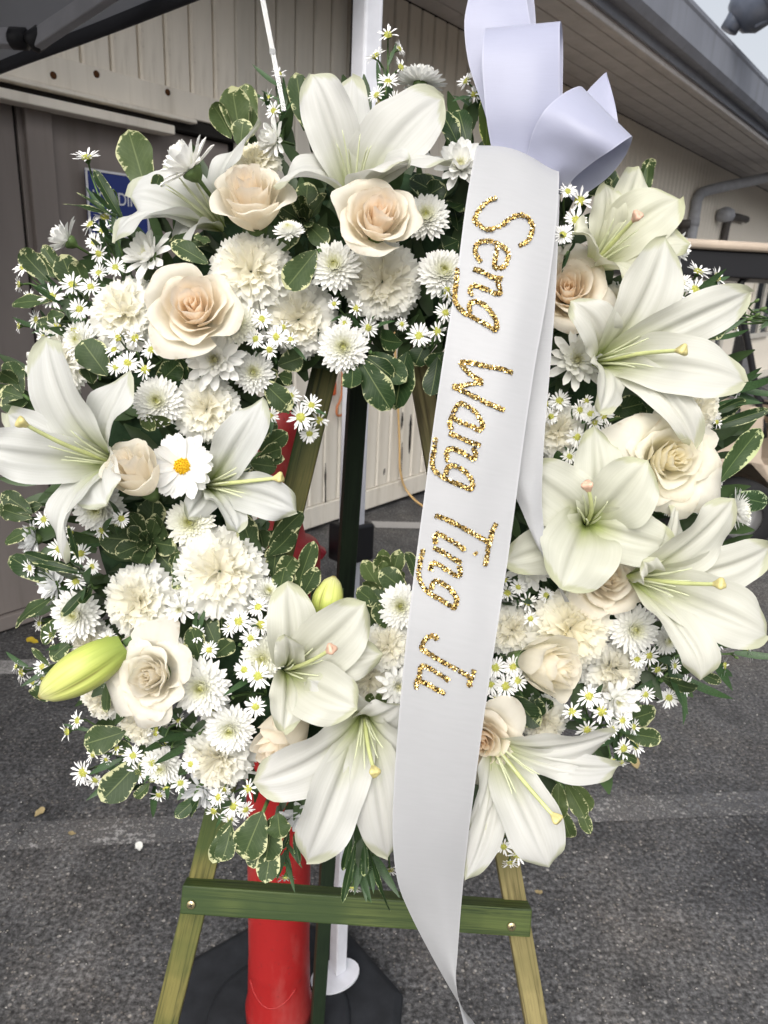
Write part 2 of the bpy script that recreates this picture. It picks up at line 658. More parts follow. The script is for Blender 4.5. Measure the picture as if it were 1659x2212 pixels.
def lily(label, c, axis, tepals, pistil=None, tint=(1, 1, 1), d0=0.028, pink=False, stamens=6, group='white lilies in the wreath', seed=1):
    """c: throat (px, py, depth); tepals: (tip px, tip py, forward px, width px, curl, twist[, cup])"""
    px, py, z = c
    M = Matrix.Translation(W(px, py, z)) @ CAMROT.to_4x4()
    root = empty('lily', M, label, 'lily', group)
    n = Vector(axis).normalized()
    sc = z / FPX

    def loc(tx, ty, f):
        z2 = z - f * sc
        return Vector((((tx - CX) * z2 - (px - CX) * z) / FPX, -((ty - CY) * z2 - (py - CY) * z) / FPX, f * sc))
    for i, tp in enumerate(tepals):
        tx, ty, f, wd, curl, tw = tp[:6]
        cup = tp[6] if len(tp) > 6 else 0.5
        mb = MB()
        mb.grid(tepal_mesh(loc(tx, ty, f), n, wd * sc, curl, tw, d0, seed * 31 + i, cup))
        g = random.Random(seed * 7 + i)
        k = 1 - 0.04 * g.random()
        mb.build('petal', M_LILY, root, color=(tint[0] * k, tint[1] * k, tint[2] * k))
    g = random.Random(seed)
    e1 = n.orthogonal().normalized()
    e2 = n.cross(e1)
    L = 0.055
    if pistil:
        L = max(0.04, loc(*pistil).length * 0.8)
    pl = loc(*pistil).normalized() if pistil else n
    for i in range(stamens):
        a = 2 * math.pi * i / stamens + 0.4
        d = (n * 0.55 + pl * 0.6 + (e1 * math.cos(a) + e2 * math.sin(a)) * 0.26).normalized()
        l = L * g.uniform(0.45, 0.72)
        p0 = -n * d0 * 0.8 + (e1 * math.cos(a) + e2 * math.sin(a)) * 0.002
        pts = [p0 + (n * 0.5 * t * (1 - t) + d * t) * (l + d0 * 0.8) for t in (0, 0.3, 0.6, 0.85, 1.0)]
        mb = MB()
        mb.tube(pts, [0.0011, 0.0010, 0.0008, 0.0006, 0.0003], 6)
        mb.build('stamen', M_FILAMENT, root)
    if pistil:
        tip = loc(*pistil)
        base = -n * d0 * 0.8
        pts = [base, base.lerp(tip, 0.35) + n * 0.012, base.lerp(tip, 0.7) + n * 0.008, tip]
        P = crom([tuple(p) for p in pts], 12)
        mb = MB()
        mb.tube([Vector(p) for p in P], list(np.linspace(0.0019, 0.0015, 12)), 8)
        ps = mb.build('pistil', M_STYLE, root)
        mb = MB()
        d = (Vector(P[-1]) - Vector(P[-3])).normalized()
        q = d.to_track_quat('Z', 'Y').to_matrix().to_4x4()
        Mt = Matrix.Translation(tip - d * 0.004) @ q
        rows = []
        for r_, z_ in ((0.0016, 0), (0.0024, 0.002), (0.0038, 0.0045), (0.0044, 0.0065), (0.0040, 0.0080), (0.0022, 0.0086), (0.0003, 0.0078)):
            rows.append([tuple(Mt @ Vector((r_ * (1 + 0.22 * math.cos(3 * b)) * math.cos(b), r_ * (1 + 0.22 * math.cos(3 * b)) * math.sin(b), z_)))
                         for b in [2 * math.pi * j / 18 for j in range(18)]])
        mb.grid(np.array(rows), wrap=True)
        mb.build('stigma', M_STIGMA_PINK if pink else M_STIGMA, ps)
    return root


def rose(label, c, R, n=None, spin=0.0, inner=(0.86, 0.66, 0.47), outer=(0.85, 0.79, 0.66), open_=1.0, N=27, seed=1, tall=1.0, ragged=1.0):
    px, py, z = c
    R = R * z / FPX
    if n is None:
        n = dome(px, py)[1]
    M = Matrix.Translation(W(px, py, z)) @ facing(n, spin)
    root = empty('rose', M, label, 'rose', 'cream and peach roses in the wreath')
    g = random.Random(seed)
    H = (0.88 if tall <= 1.12 else 1.15) * R * tall
    N = max(15, int(N * 0.80))
    for i in range(N):
        t = i / (N - 1)
        ang = i * 2.39996 + g.uniform(-0.4, 0.4)
        fl = open_ * max(0.0, (t - 0.26) / 0.74) ** 1.2
        r = R * (0.035 + 0.61 * t ** 1.12)
        h = H * (0.94 + 0.10 * math.sin(math.pi * min(1.0, t * 1.5)) - 0.20 * fl + g.uniform(-0.03, 0.03))
        span = 2.05 + (1.08 - 2.05) * min(1, t * 1.3)
        ox, oy = g.uniform(-1, 1) * 0.05 * R * min(1, t * 3), g.uniform(-1, 1) * 0.05 * R * min(1, t * 3)
        nu, nv = (19, 13)
        ph = [g.uniform(0, 6.3) for _ in range(4)]
        pk = g.uniform(-0.5, 0.5)
        lean = g.uniform(-0.05, 0.08) * (1 - fl)
        X = np.zeros((nv, nu, 3))
        for a in range(nv):
            v = a / (nv - 1)
            for b in range(nu):
                u = -1 + 2 * b / (nu - 1)
                top = 1 - 0.34 * abs(u) ** 2.4 + 0.05 * math.exp(-((u - pk) / 0.3) ** 2) * (0.3 + fl)
                hv = v * top
                rr = r * (0.34 + 0.72 * math.sin(min(hv / 0.72, 1) * math.pi / 2))
                k = max(0.0, (hv - 0.58) / 0.42)
                rr += r * (lean - 0.05) * k * (1 - fl) + fl * R * 0.32 * k ** 1.5
                zz = h * (hv ** 1.05) - fl * R * 0.22 * k ** 2.2
                roll = (0.25 + fl) * max(0.0, (hv - 0.88) / 0.12)
                rr += roll * R * 0.045
                zz -= roll * roll * R * 0.05
                rr *= 1 + 0.24 * u * (1 - 0.75 * t)
                wv = R * ragged * v * v * (0.028 * math.sin(4.3 * u + ph[0]) + 0.018 * math.sin(9.5 * u + ph[1])) * (0.35 + t)
                rr += wv
                zz += wv * 0.8 * math.sin(ph[2] + 3 * u)
                th = ang + u * span
                X[a, b] = (rr * math.cos(th) + ox * v, rr * math.sin(th) + oy * v, zz - 0.62 * H)
        mb = MB()
        mb.grid(X, t=t)
        q = min(1.0, max(0.0, (t - 0.10) / 0.75)) ** 0.8
        cc = tuple(inner[m] * (1 - q) + outer[m] * q for m in range(3))
        mb.build('petal', M_ROSE, root, color=cc)
    mb = MB()
    mb.lathe([(0.001, -0.95 * H), (0.16 * R, -0.9 * H), (0.24 * R, -0.72 * H), (0.28 * R, -0.58 * H)], 14)
    mb.build('calyx', M_CALYX, root)
    return root


def carnation_meshes(seed):
    g = random.Random(seed)
    res = []
    for part, (n0, n1) in (('inner', (0, 20)), ('outer', (20, 38))):
        mb = MB()
        for i in range(n0, n1):
            t = (i + 0.5) / 38
            az = i * 2.39996 + g.uniform(-0.3, 0.3)
            pol = math.radians(8 + 88 * t ** 0.8 + g.uniform(-8, 8))
            L = 0.66 + 0.34 * t ** 0.6 + g.uniform(-0.06, 0.06)
            nu, nv = 21, 8
            ph = [g.uniform(0, 6.3) for _ in range(5)]
            X = np.zeros((nv, nu, 3))
            am = g.uniform(0.75, 1.25)
            wid = g.uniform(0.55, 0.80)
            for a in range(nv):
                v = a / (nv - 1)
                for b in range(nu):
                    u = -1 + 2 * b / (nu - 1)
                    tooth = 0.045 * (1 if b % 2 else -1) * g.uniform(0.5, 1.2) if a == nv - 1 else 0
                    ln = L * (0.12 + 0.88 * v) * (1 - 0.10 * u * u * v) + tooth * L
                    lat = u * wid * L * (v ** 0.75) * 0.95
                    off = v * v * am * (0.13 * math.sin(4.6 * u + ph[0]) + 0.075 * math.sin(9.5 * u + ph[1] + 1.5 * v) + 0.03 * math.sin(19 * u + ph[2]))
                    p2 = pol + 0.35 * (v - 0.5) * (0.4 + t)
                    d = Vector((math.sin(p2) * math.cos(az), math.sin(p2) * math.sin(az), math.cos(p2)))
                    nn = Vector((-math.cos(p2) * math.cos(az), -math.cos(p2) * math.sin(az), math.sin(p2)))
                    ss = Vector((-math.sin(az), math.cos(az), 0))
                    p = d * ln + ss * lat + nn * off
                    X[a, b] = (p.x, p.y, p.z * 0.80 - 0.30)
            mb.grid(X, t=t)
        res.append(mb.mesh('carnation_' + part, M_CARN))
    mb = MB()
    mb.lathe([(0.10, -1.0), (0.17, -0.9), (0.19, -0.55), (0.22, -0.3)], 12)
    res.append(mb.mesh('carnation_calyx', M_CALYX))
    return res


CARN = [carnation_meshes(s) for s in (3, 8, 15, 21, 34)]


def carnation(label, px, py, R, dz=0.0, n=None, tint=(1, 1, 1), seed=0):
    z, nn = dome(px, py)
    z += 0.012 + dz
    n = n or nn
    s = R * z / FPX
    M = Matrix.Translation(W(px, py, z)) @ facing(n, seed * 1.7) @ Matrix.Scale(s, 4)
    root = empty('carnation', M, label, 'carnation', 'white carnations in the wreath')
    ms = CARN[seed % 5]
    add('heart_petals', ms[0], root, color=tint)
    add('outer_petals', ms[1], root, color=tint)
    add('calyx', ms[2], root)
    return root


def strap(mb, M, L, w, cup, bend, tip=0.0, t=0.0, nu=5, nv=7, spoon=1.0, notch=0.0):
    """strap petal along local +Y, face up +Z"""
    X = np.zeros((nv, nu, 3))
    for a in range(nv):
        v = a / (nv - 1)
        ww = w / 2 * (0.45 + 0.55 * math.sin(min(1, v * 1.25) * math.pi / 2) * spoon) * math.sqrt(max(0.0, 1 - max(0.0, (v - 0.72) / 0.28) ** 2) * 0.96 + 0.04)
        th = bend * v
        y = L * (math.sin(th) / bend if abs(bend) > 1e-4 else v)
        z = L * ((1 - math.cos(th)) / bend if abs(bend) > 1e-4 else 0)
        for b in range(nu):
            u = -1 + 2 * b / (nu - 1)
            off = cup * ww * u * u + tip * v * v * L
            nt = -notch * L * (1 - abs(u)) if a == nv - 1 else 0
            p = M @ Vector((u * ww, y + nt - off * math.sin(th) * 0.5, z + off * math.cos(th)))
            X[a, b] = p
    mb.grid(X, t=t)


def pompon_mesh(seed, N=120, flat=1.0):
    g = random.Random(seed)
    mb = MB()
    for i in range(N):
        t = (i + 0.5) / N
        az = i * 2.39996 + g.uniform(-0.08, 0.08)
        pol = math.radians(6 + 96 * t ** 0.62 + g.uniform(-4, 4))
        L = 0.20 + 0.62 * t ** 0.55 + g.uniform(-0.03, 0.03)
        rb = 0.10 + 0.14 * t
        d = Vector((math.sin(pol) * math.cos(az), math.sin(pol) * math.sin(az), math.cos(pol)))
        up = Vector((-math.cos(pol) * math.cos(az), -math.cos(pol) * math.sin(az), math.sin(pol)))
        s = d.cross(up)
        base = Vector((rb * math.sin(pol) * math.cos(az), rb * math.sin(pol) * math.sin(az), 0.05 + 0.10 * math.cos(pol)))
        M = Matrix.Translation(base) @ Matrix((s, d, up)).transposed().to_4x4()
        strap(mb, M, L, 0.115 + 0.085 * t, 0.7 - 0.35 * t, 0.95 - 0.6 * t, t=t, nv=6, nu=4)
    me = mb.mesh('pompon_petals', M_POMP)
    return me


def cup_mesh(r0, h, mat, name):
    mb = MB()
    mb.lathe([(0.05, -h - 0.6), (0.06, -h), (r0 * 0.6, -h * 0.7), (r0, -h * 0.1), (r0 * 0.9, 0.06)], 14)
    return mb.mesh(name, mat)


POMP = [pompon_mesh(5, 165), pompon_mesh(9, 150), pompon_mesh(14, 180)]
POMP_CUP = cup_mesh(0.30, 0.34, M_CALYX, 'mum_calyx')


def pompon(label, px, py, R, dz=0.0, n=None, tint=(1, 1, 1), seed=0):
    z, nn = dome(px, py)
    z += dz
    n = n or nn
    M = Matrix.Translation(W(px, py, z)) @ facing(n, seed * 2.1) @ Matrix.Scale(R * z / FPX * 1.12, 4)
    root = empty('button_chrysanthemum', M, label, 'chrysanthemum', 'button chrysanthemums in the wreath')
    add('petals', POMP[seed % 3], root, color=tint)
    add('calyx', POMP_CUP, root)
    return root


def petal_variants(name, mat, L, w, cup, bends, spoon=1.0, notch=0.0, t=1.0, nu=6, nv=8):
    out = []
    for i, b in enumerate(bends):
        mb = MB()
        strap(mb, Matrix.Identity(4), L, w, cup, b, 0.0, t, nu, nv, spoon, notch)
        out.append(mb.mesh(name, mat))
    return out


SPRAY_P = petal_variants('spray_petal', M_SPRAY, 1.0, 0.27, 0.55, (0.15, 0.45, 0.75, -0.25))
SPRAY_C = None


def spray_core():
    mb = MB()
    g = random.Random(77)
    for i in range(46):
        t = (i + 0.5) / 46
        az = i * 2.39996
        pol = math.radians(5 + 62 * t ** 0.6)
        d = Vector((math.sin(pol) * math.cos(az), math.sin(pol) * math.sin(az), math.cos(pol)))
        up = Vector((-math.cos(pol) * math.cos(az), -math.cos(pol) * math.sin(az), math.sin(pol)))
        M = Matrix.Translation(Vector((0.06 * math.cos(az) * t, 0.06 * math.sin(az) * t, 0.02))) @ Matrix((d.cross(up), d, up)).transposed().to_4x4()
        strap(mb, M, 0.22 + 0.24 * t, 0.10, 0.8, 1.0 - 0.3 * t, t=0.45 * t, nu=4, nv=6)
    return mb.mesh('spray_heart', M_SPRAY)


SPRAY_C = spray_core()


def spray_mum(label, px, py, R, dz=0.0, n=None, tint=(1, 1, 1), seed=0, N=34, closed=0.0):
    """open chrysanthemum with long separate petals"""
    z, nn = dome(px, py)
    z += dz
    n = n or nn
    g = random.Random(seed + 100)
    M = Matrix.Translation(W(px, py, z)) @ facing(n, seed * 1.3) @ Matrix.Scale(R * z / FPX, 4)
    root = empty('spray_chrysanthemum', M, label, 'chrysanthemum', 'long petalled chrysanthemums in the wreath')
    for i in range(N):
        t = (i + 0.5) / N
        az = i * 2.39996 + g.uniform(-0.12, 0.12)
        pol = math.radians(40 + 52 * t ** 0.8 - 36 * closed + g.uniform(-6, 6))
        d = Vector((math.sin(pol) * math.cos(az), math.sin(pol) * math.sin(az), math.cos(pol)))
        up = Vector((-math.cos(pol) * math.cos(az), -math.cos(pol) * math.sin(az), math.sin(pol)))
        L = (0.62 + 0.32 * t) * g.uniform(0.9, 1.08)
        wv = g.uniform(0.85, 1.1)
        Mt = Matrix.Translation(d * 0.07) @ Matrix((d.cross(up), d, up)).transposed().to_4x4() @ Matrix.Diagonal((wv, L, 0.9, 1))
        add('petal', SPRAY_P[g.choice((0, 1, 1, 2) if t < 0.6 else (0, 0, 1, 3))], root, Mt, tint)
    add('heart_petals', SPRAY_C, root, color=tint)
    add('calyx', POMP_CUP, root)
    return root


def aster_head(seed, N=26, wild=0.05):
    g = random.Random(seed)
    mb = MB()
    for i in range(N):
        if g.random() < wild * 0.4:
            continue
        az = 2 * math.pi * i / N + g.uniform(-0.11, 0.11)
        lvl = i % 2
        pol = math.radians(70 + 14 * lvl + g.uniform(-9, 9) + wild * g.uniform(-60, 60))
        d = Vector((math.sin(pol) * math.cos(az), math.sin(pol) * math.sin(az), math.cos(pol)))
        up = Vector((-math.cos(pol) * math.cos(az), -math.cos(pol) * math.sin(az), math.sin(pol)))
        M = Matrix.Translation(d * 0.24) @ Matrix((d.cross(up), d, up)).transposed().to_4x4()
        strap(mb, M, 0.74 * g.uniform(0.72, 1.10), 0.16 * g.uniform(0.85, 1.15), 0.35, g.uniform(-0.45, 0.25), t=g.uniform(0.5, 1), nu=3, nv=5)
    return mb.mesh('aster_petals', M_ASTER)


def disc_mesh(name, mat, r=0.35, h=0.19):
    mb = MB()
    rows = []
    g = random.Random(3)
    for a in range(7):
        f = a / 6
        rows.append([(r * math.cos(f * math.pi / 2) * math.cos(q) * (1 + 0.08 * math.sin(q * 7 + a * 3)), r * math.cos(f * math.pi / 2) * math.sin(q) * (1 + 0.08 * math.sin(q * 7 + a * 3)), h * math.sin(f * math.pi / 2) - 0.02)
                     for q in [2 * math.pi * j / 18 for j in range(18)]])
    mb.grid(np.array(rows), wrap=True)
    # tiny florets standing on the disc
    for i in range(34):
        t = (i + 0.5) / 34
        az, rr = i * 2.39996, r * 0.92 * math.sqrt(t)
        z0 = h * math.sqrt(max(0, 1 - (rr / r) ** 2)) - 0.02
        mb.tube([(rr * math.cos(az), rr * math.sin(az), z0), (rr * 1.12 * math.cos(az), rr * 1.12 * math.sin(az), z0 + 0.09)], [0.026, 0.018], 4)
    return mb.mesh(name, mat)


ASTER = [aster_head(4), aster_head(6, 23), aster_head(12, 30), aster_head(17, 21, 0.25), aster_head(23, 27, 0.12), aster_head(31, 19, 0.4)]
DISC = disc_mesh('aster_disc', M_DISC)
ASTER_CUP = cup_mesh(0.27, 0.36, M_STEM, 'aster_calyx')


def bud_small():
    mb = MB()
    mb.lathe([(0.05, -0.9), (0.06, -0.35), (0.22, -0.25), (0.27, 0.0), (0.24, 0.25), (0.14, 0.42), (0.02, 0.5)], 10)
    return mb.mesh('aster_bud', M_CALYX)


ABUD = bud_small()


def needle_variants():
    out = []
    for b in (0.3, 0.8, -0.6):
        mb = MB()
        X = np.zeros((8, 3, 3))
        for a in range(8):
            v = a / 7
            w = 0.075 * math.sin(math.pi * (0.12 + 0.88 * v)) ** 0.8 + 0.004
            th = b * v
            for c in range(3):
                u = c - 1
                X[a, c] = (u * w, math.sin(th) / b, (1 - math.cos(th)) / b + 0.25 * w * u * u)
        mb.grid(X)
        out.append(mb.mesh('needle_leaf', M_NEEDLE))
    return out


NEEDLE = needle_variants()


def along(p, d, up):
    """matrix with +Y along d, +Z near up, at p"""
    d = Vector(d).normalized()
    u = Vector(up) - d * Vector(up).dot(d)
    u = u.normalized() if u.length > 1e-5 else d.orthogonal().normalized()
    return Matrix.Translation(p) @ Matrix((d.cross(u), d, u)).transposed().to_4x4()


def aster_sprig(label, base, heads, buds=(), leaves=6, seed=0, dz=-0.012, leaflen=0.03, tint=(1, 1, 1)):
    """base (px, py[, dz]); heads: (px, py, r px[, (nx, ny, nz)])"""
    g = random.Random(seed + 500)
    bz = dome(base[0], base[1])[0] + 0.03 + (base[2] if len(base) > 2 else 0)
    bp = W(base[0], base[1], bz)
    root = empty('aster_sprig', Matrix.Translation(bp) @ CAMROT.to_4x4(), label, 'aster', 'white aster sprigs in the wreath')
    inv = (Matrix.Translation(bp) @ CAMROT.to_4x4()).inverted()
    stem = MB()
    jobs = []
    for hd in list(heads) + [(b[0], b[1], b[2], None) for b in buds]:
        px, py, r = hd[:3]
        z, nn = dome(px, py)
        z += dz + g.uniform(-0.006, 0.006)
        isb = len(hd) > 3 and hd[3] is None
        n = hd[3] if len(hd) > 3 and hd[3] is not None else (nn[0] + g.uniform(-.35, .35), nn[1] + g.uniform(-.25, .4), 1)
        nv = (CAMROT @ Vector(n).normalized())
        p = W(px, py, z)
        s = r * z / FPX
        jobs.append((p, nv, s, n, isb))
        a = inv @ p
        nl = Vector(n).normalized()
        q = a - nl * s * 0.9
        pts = crom([tuple(Vector((0, 0, 0))), tuple(q * 0.45 + Vector((0, 0, -0.006)) - nl * 0.004), tuple(q - nl * s * 0.6), tuple(a - nl * s * 0.25)], 9)
        stem.tube([Vector(x) for x in pts], list(np.linspace(0.0011, 0.0007, 9)), 5)
    stem.build('stem', M_STEM, root)
    for p, nv, s, n, isb in jobs:
        Mh = inv @ (Matrix.Translation(p) @ facing(n, g.uniform(0, 6)) @ Matrix.Scale(s, 4))
        if isb:
            add('bud', ABUD, root, Mh)
        else:
            h = add('flower_head', g.choice(ASTER), root, Mh, tint)
            add('flower_centre', DISC, h)
            add('calyx', ASTER_CUP, h)
    for i in range(leaves):
        p, nv, s, n, isb = g.choice(jobs)
        a = inv @ p
        t = g.uniform(0.15, 0.85)
        d = (a.normalized() + Vector((g.uniform(-1, 1), g.uniform(-1, 1), g.uniform(-0.2, 0.6))) * 0.8).normalized()
        add('leaf', g.choice(NEEDLE), root, along(a * t, d, (g.uniform(-.5, .5), 0.3, 1)) @ Matrix.Scale(leaflen * g.uniform(0.6, 1.2), 4))
    return root


# ------------------------------------------------------------------ leaves
def leaf_mesh(name, seed, mat, curl=0.3, wav=0.05, fold=0.15, roundness=0.0, twist=0.0):
    """unit leaf along +Y, width 1 at its widest, face +Z"""
    g = random.Random(seed)
    nv, nu = 15, 9
    ph = [g.uniform(0, 6.3) for _ in range(3)]
    X = np.zeros((nv, nu, 3))
    for a in range(nv):
        v = a / (nv - 1)
        ea, eb = 0.95 - 0.2 * roundness, 0.62 - 0.22 * roundness
        vm = ea / (ea + eb)
        prof = (max(v, 0.0) ** ea) * max(1 - v, 0.0) ** eb
        w = 0.5 * prof / (vm ** ea * (1 - vm) ** eb) + 0.015
        w *= 1 + 0.05 * math.sin(13 * v + ph[1])
        if v > 0.995:
            w = 0.008
        th = curl * v
        y = math.sin(th) / curl
        z = (1 - math.cos(th)) / curl
        for b in range(nu):
            u = -1 + 2 * b / (nu - 1)
            off = fold * abs(u) * w * 0.8 + wav * (abs(u) ** 2) * math.sin(11 * v + ph[0] + (2 if u > 0 else 0)) * math.sin(math.pi * v)
            tw = twist * v
            x, zz = u * w * math.cos(tw) - off * math.sin(tw) * 0.5, off * math.cos(tw) * 0.5 + u * w * math.sin(tw) * 0.5
            X[a, b] = (x, y, z * 0.9 + zz)
    mb = MB()
    mb.grid(X)
    return mb.mesh(name, mat)


def leaf_set(mat):
    return [leaf_mesh('leaf', 1, mat, 0.5, 0.08, 0.28, 0.2, 0.25), leaf_mesh('leaf', 2, mat, -0.5, 0.09, 0.14, 0.5, -0.3),
            leaf_mesh('leaf', 3, mat, 1.1, 0.10, 0.40, 0.0, 0.4), leaf_mesh('leaf', 4, mat, -1.1, 0.11, 0.15, 0.3, -0.5),
            leaf_mesh('leaf', 5, mat, 0.3, 0.14, 0.55, 0.4, 0.7), leaf_mesh('leaf', 6, mat, -0.3, 0.20, 0.15, 0.9, -0.6)]


LEAF = {'v': leaf_set(M_LEAF), 'l': leaf_set(M_LEAFL), 'd': leaf_set(M_LEAFD)}


def leaf_sprig(label, base, leaves, kind='v', dz=0.02, seed=0, name='leaf_sprig', cat='leaves', tint=(1, 1, 1), stem=True):
    """leaves: (base px, base py, tip px, tip py, width px[, base dz, tip dz, variant, roll])"""
    g = random.Random(seed + 900)
    bz = dome(base[0], base[1])[0] + dz
    bp = W(base[0], base[1], bz)
    Mb = Matrix.Translation(bp) @ CAMROT.to_4x4()
    inv = Mb.inverted()
    root = empty(name, Mb, label, cat, 'variegated leaf sprigs in the wreath')
    for lf in leaves:
        bx, by, tx, ty, w = lf[:5]
        d0 = lf[5] if len(lf) > 5 else g.uniform(0.0, 0.008)
        d1 = lf[6] if len(lf) > 6 else g.uniform(-0.012, 0.012)
        var = lf[7] if len(lf) > 7 else g.randrange(6)
        roll = lf[8] if len(lf) > 8 else g.uniform(-0.5, 0.5)
        p0, p1 = inv @ W(bx, by, bz + d0), inv @ W(tx, ty, bz + d1)
        L = (p1 - p0).length
        up = Vector((0, 0, 1))
        Mt = along(p0, p1 - p0, up) @ Matrix.Rotation(roll, 4, 'Y')
        ws = w * bz / FPX
        Mt = Mt @ Matrix.Diagonal((ws, L, (ws + L) * 0.45, 1))
        add('leaf', LEAF[kind][var], root, Mt, tint)
    if stem:
        mb = MB()
        cxl = sum(l[0] for l in leaves) / len(leaves)
        cyl = sum(l[1] for l in leaves) / len(leaves)
        pts = []
        for lf in leaves[:1]:
            pts = [Vector((0, 0, -0.03)), Vector((0, 0, 0)), inv @ W(cxl, cyl, bz + 0.002)]
        mb.tube(pts, [0.002, 0.0018, 0.0012], 6)
        mb.build('stem', M_STEM, root)
    return root


def rosette(label, px, py, R, kind='v', dz=0.0, n=None, N=12, seed=0, close=0.0, wide=0.44, tint=(1, 1, 1)):
    """whorl of leaves seen from its tip"""
    z, nn = dome(px, py)
    z += dz
    n = n or nn
    g = random.Random(seed + 40)
    M = Matrix.Translation(W(px, py, z)) @ facing(n, seed) @ Matrix.Scale(R * z / FPX, 4)
    root = empty('leaf_rosette', M, label, 'leaves', 'leaf rosettes in the wreath')
    for i in range(N):
        t = (i + 0.5) / N
        az = i * 2.39996 + g.uniform(-0.2, 0.2)
        pol = math.radians(14 + (74 - 30 * close) * t ** 0.8 + g.uniform(-7, 7))
        d = Vector((math.sin(pol) * math.cos(az), math.sin(pol) * math.sin(az), math.cos(pol)))
        up = Vector((-math.cos(pol) * math.cos(az), -math.cos(pol) * math.sin(az), math.sin(pol)))
        L = (0.35 + 0.75 * t) * g.uniform(0.9, 1.1)
        w = wide * L * g.uniform(0.85, 1.15)
        b = Vector((0, 0, -0.35)) + d * 0.05
        Mt = Matrix.Translation(b) @ Matrix((d.cross(up), d, up)).transposed().to_4x4() @ Matrix.Diagonal((w, L, (w + L) * 0.5, 1))
        add('leaf', LEAF[kind][g.choice((0, 2, 2, 4, 5, 1))], root, Mt, tint)
    mb = MB()
    mb.tube([(0, 0, -0.9), (0, 0, -0.3)], [0.05, 0.04], 6)
    mb.build('stem', M_STEM, root)
    return root


def lily_bud(label, base, tip, width, z, tipdz=-0.02):
    p0, p1 = W(base[0], base[1], z), W(tip[0], tip[1], z + tipdz)
    M = Matrix.Translation(p0) @ CAMROT.to_4x4()
    root = empty('lily_bud', M, label, 'lily bud')
    inv = M.inverted()
    a = inv @ p1
    L = a.length
    q = a.normalized().to_track_quat('Z', 'Y').to_matrix()
    w = width * z / FPX / 2
    nv, nu = 26, 36
    X = np.zeros((nv, nu, 3))
    tt = np.zeros((nv, nu))
    UV = np.zeros((nv, nu, 2))
    for i in range(nv):
        v = i / (nv - 1)
        r = w * (0.20 + 0.80 * math.sin(math.pi * min(1, (0.05 + 0.95 * v) ** 0.85)) ** 0.75) * (1.0 if v < 0.9 else 1.0)
        if v > 0.9:
            r *= 1 - 0.55 * ((v - 0.9) / 0.1)
        if v == 1:
            r = 0.1 * w
        for j in range(nu):
            th = 2 * math.pi * j / nu
            sm = abs(math.cos(1.5 * th))
            groove = max(0.0, 1 - sm * 3.0) * math.sin(math.pi * v) ** 0.5
            rr = r * (1 - 0.13 * groove + 0.05 * sm)
            p = q @ Vector((rr * math.cos(th), rr * math.sin(th), v * L))
            bend = Vector((0, 0, 0.10 * L * math.sin(math.pi * v)))
            X[i, j] = p + bend
            tt[i, j] = groove
            UV[i, j] = (j / nu, v)
    mb = MB()
    mb.grid(X, UV, tt.ravel(), wrap=True)
    mb.build('bud', M_BUD, root)
    mb = MB()
    mb.tube([-a.normalized() * 0.05 + Vector((0, 0, -0.02)), Vector((0, 0, 0.001))], [0.003, 0.0035], 8)
    mb.build('stem', M_STEM, root)
    return root
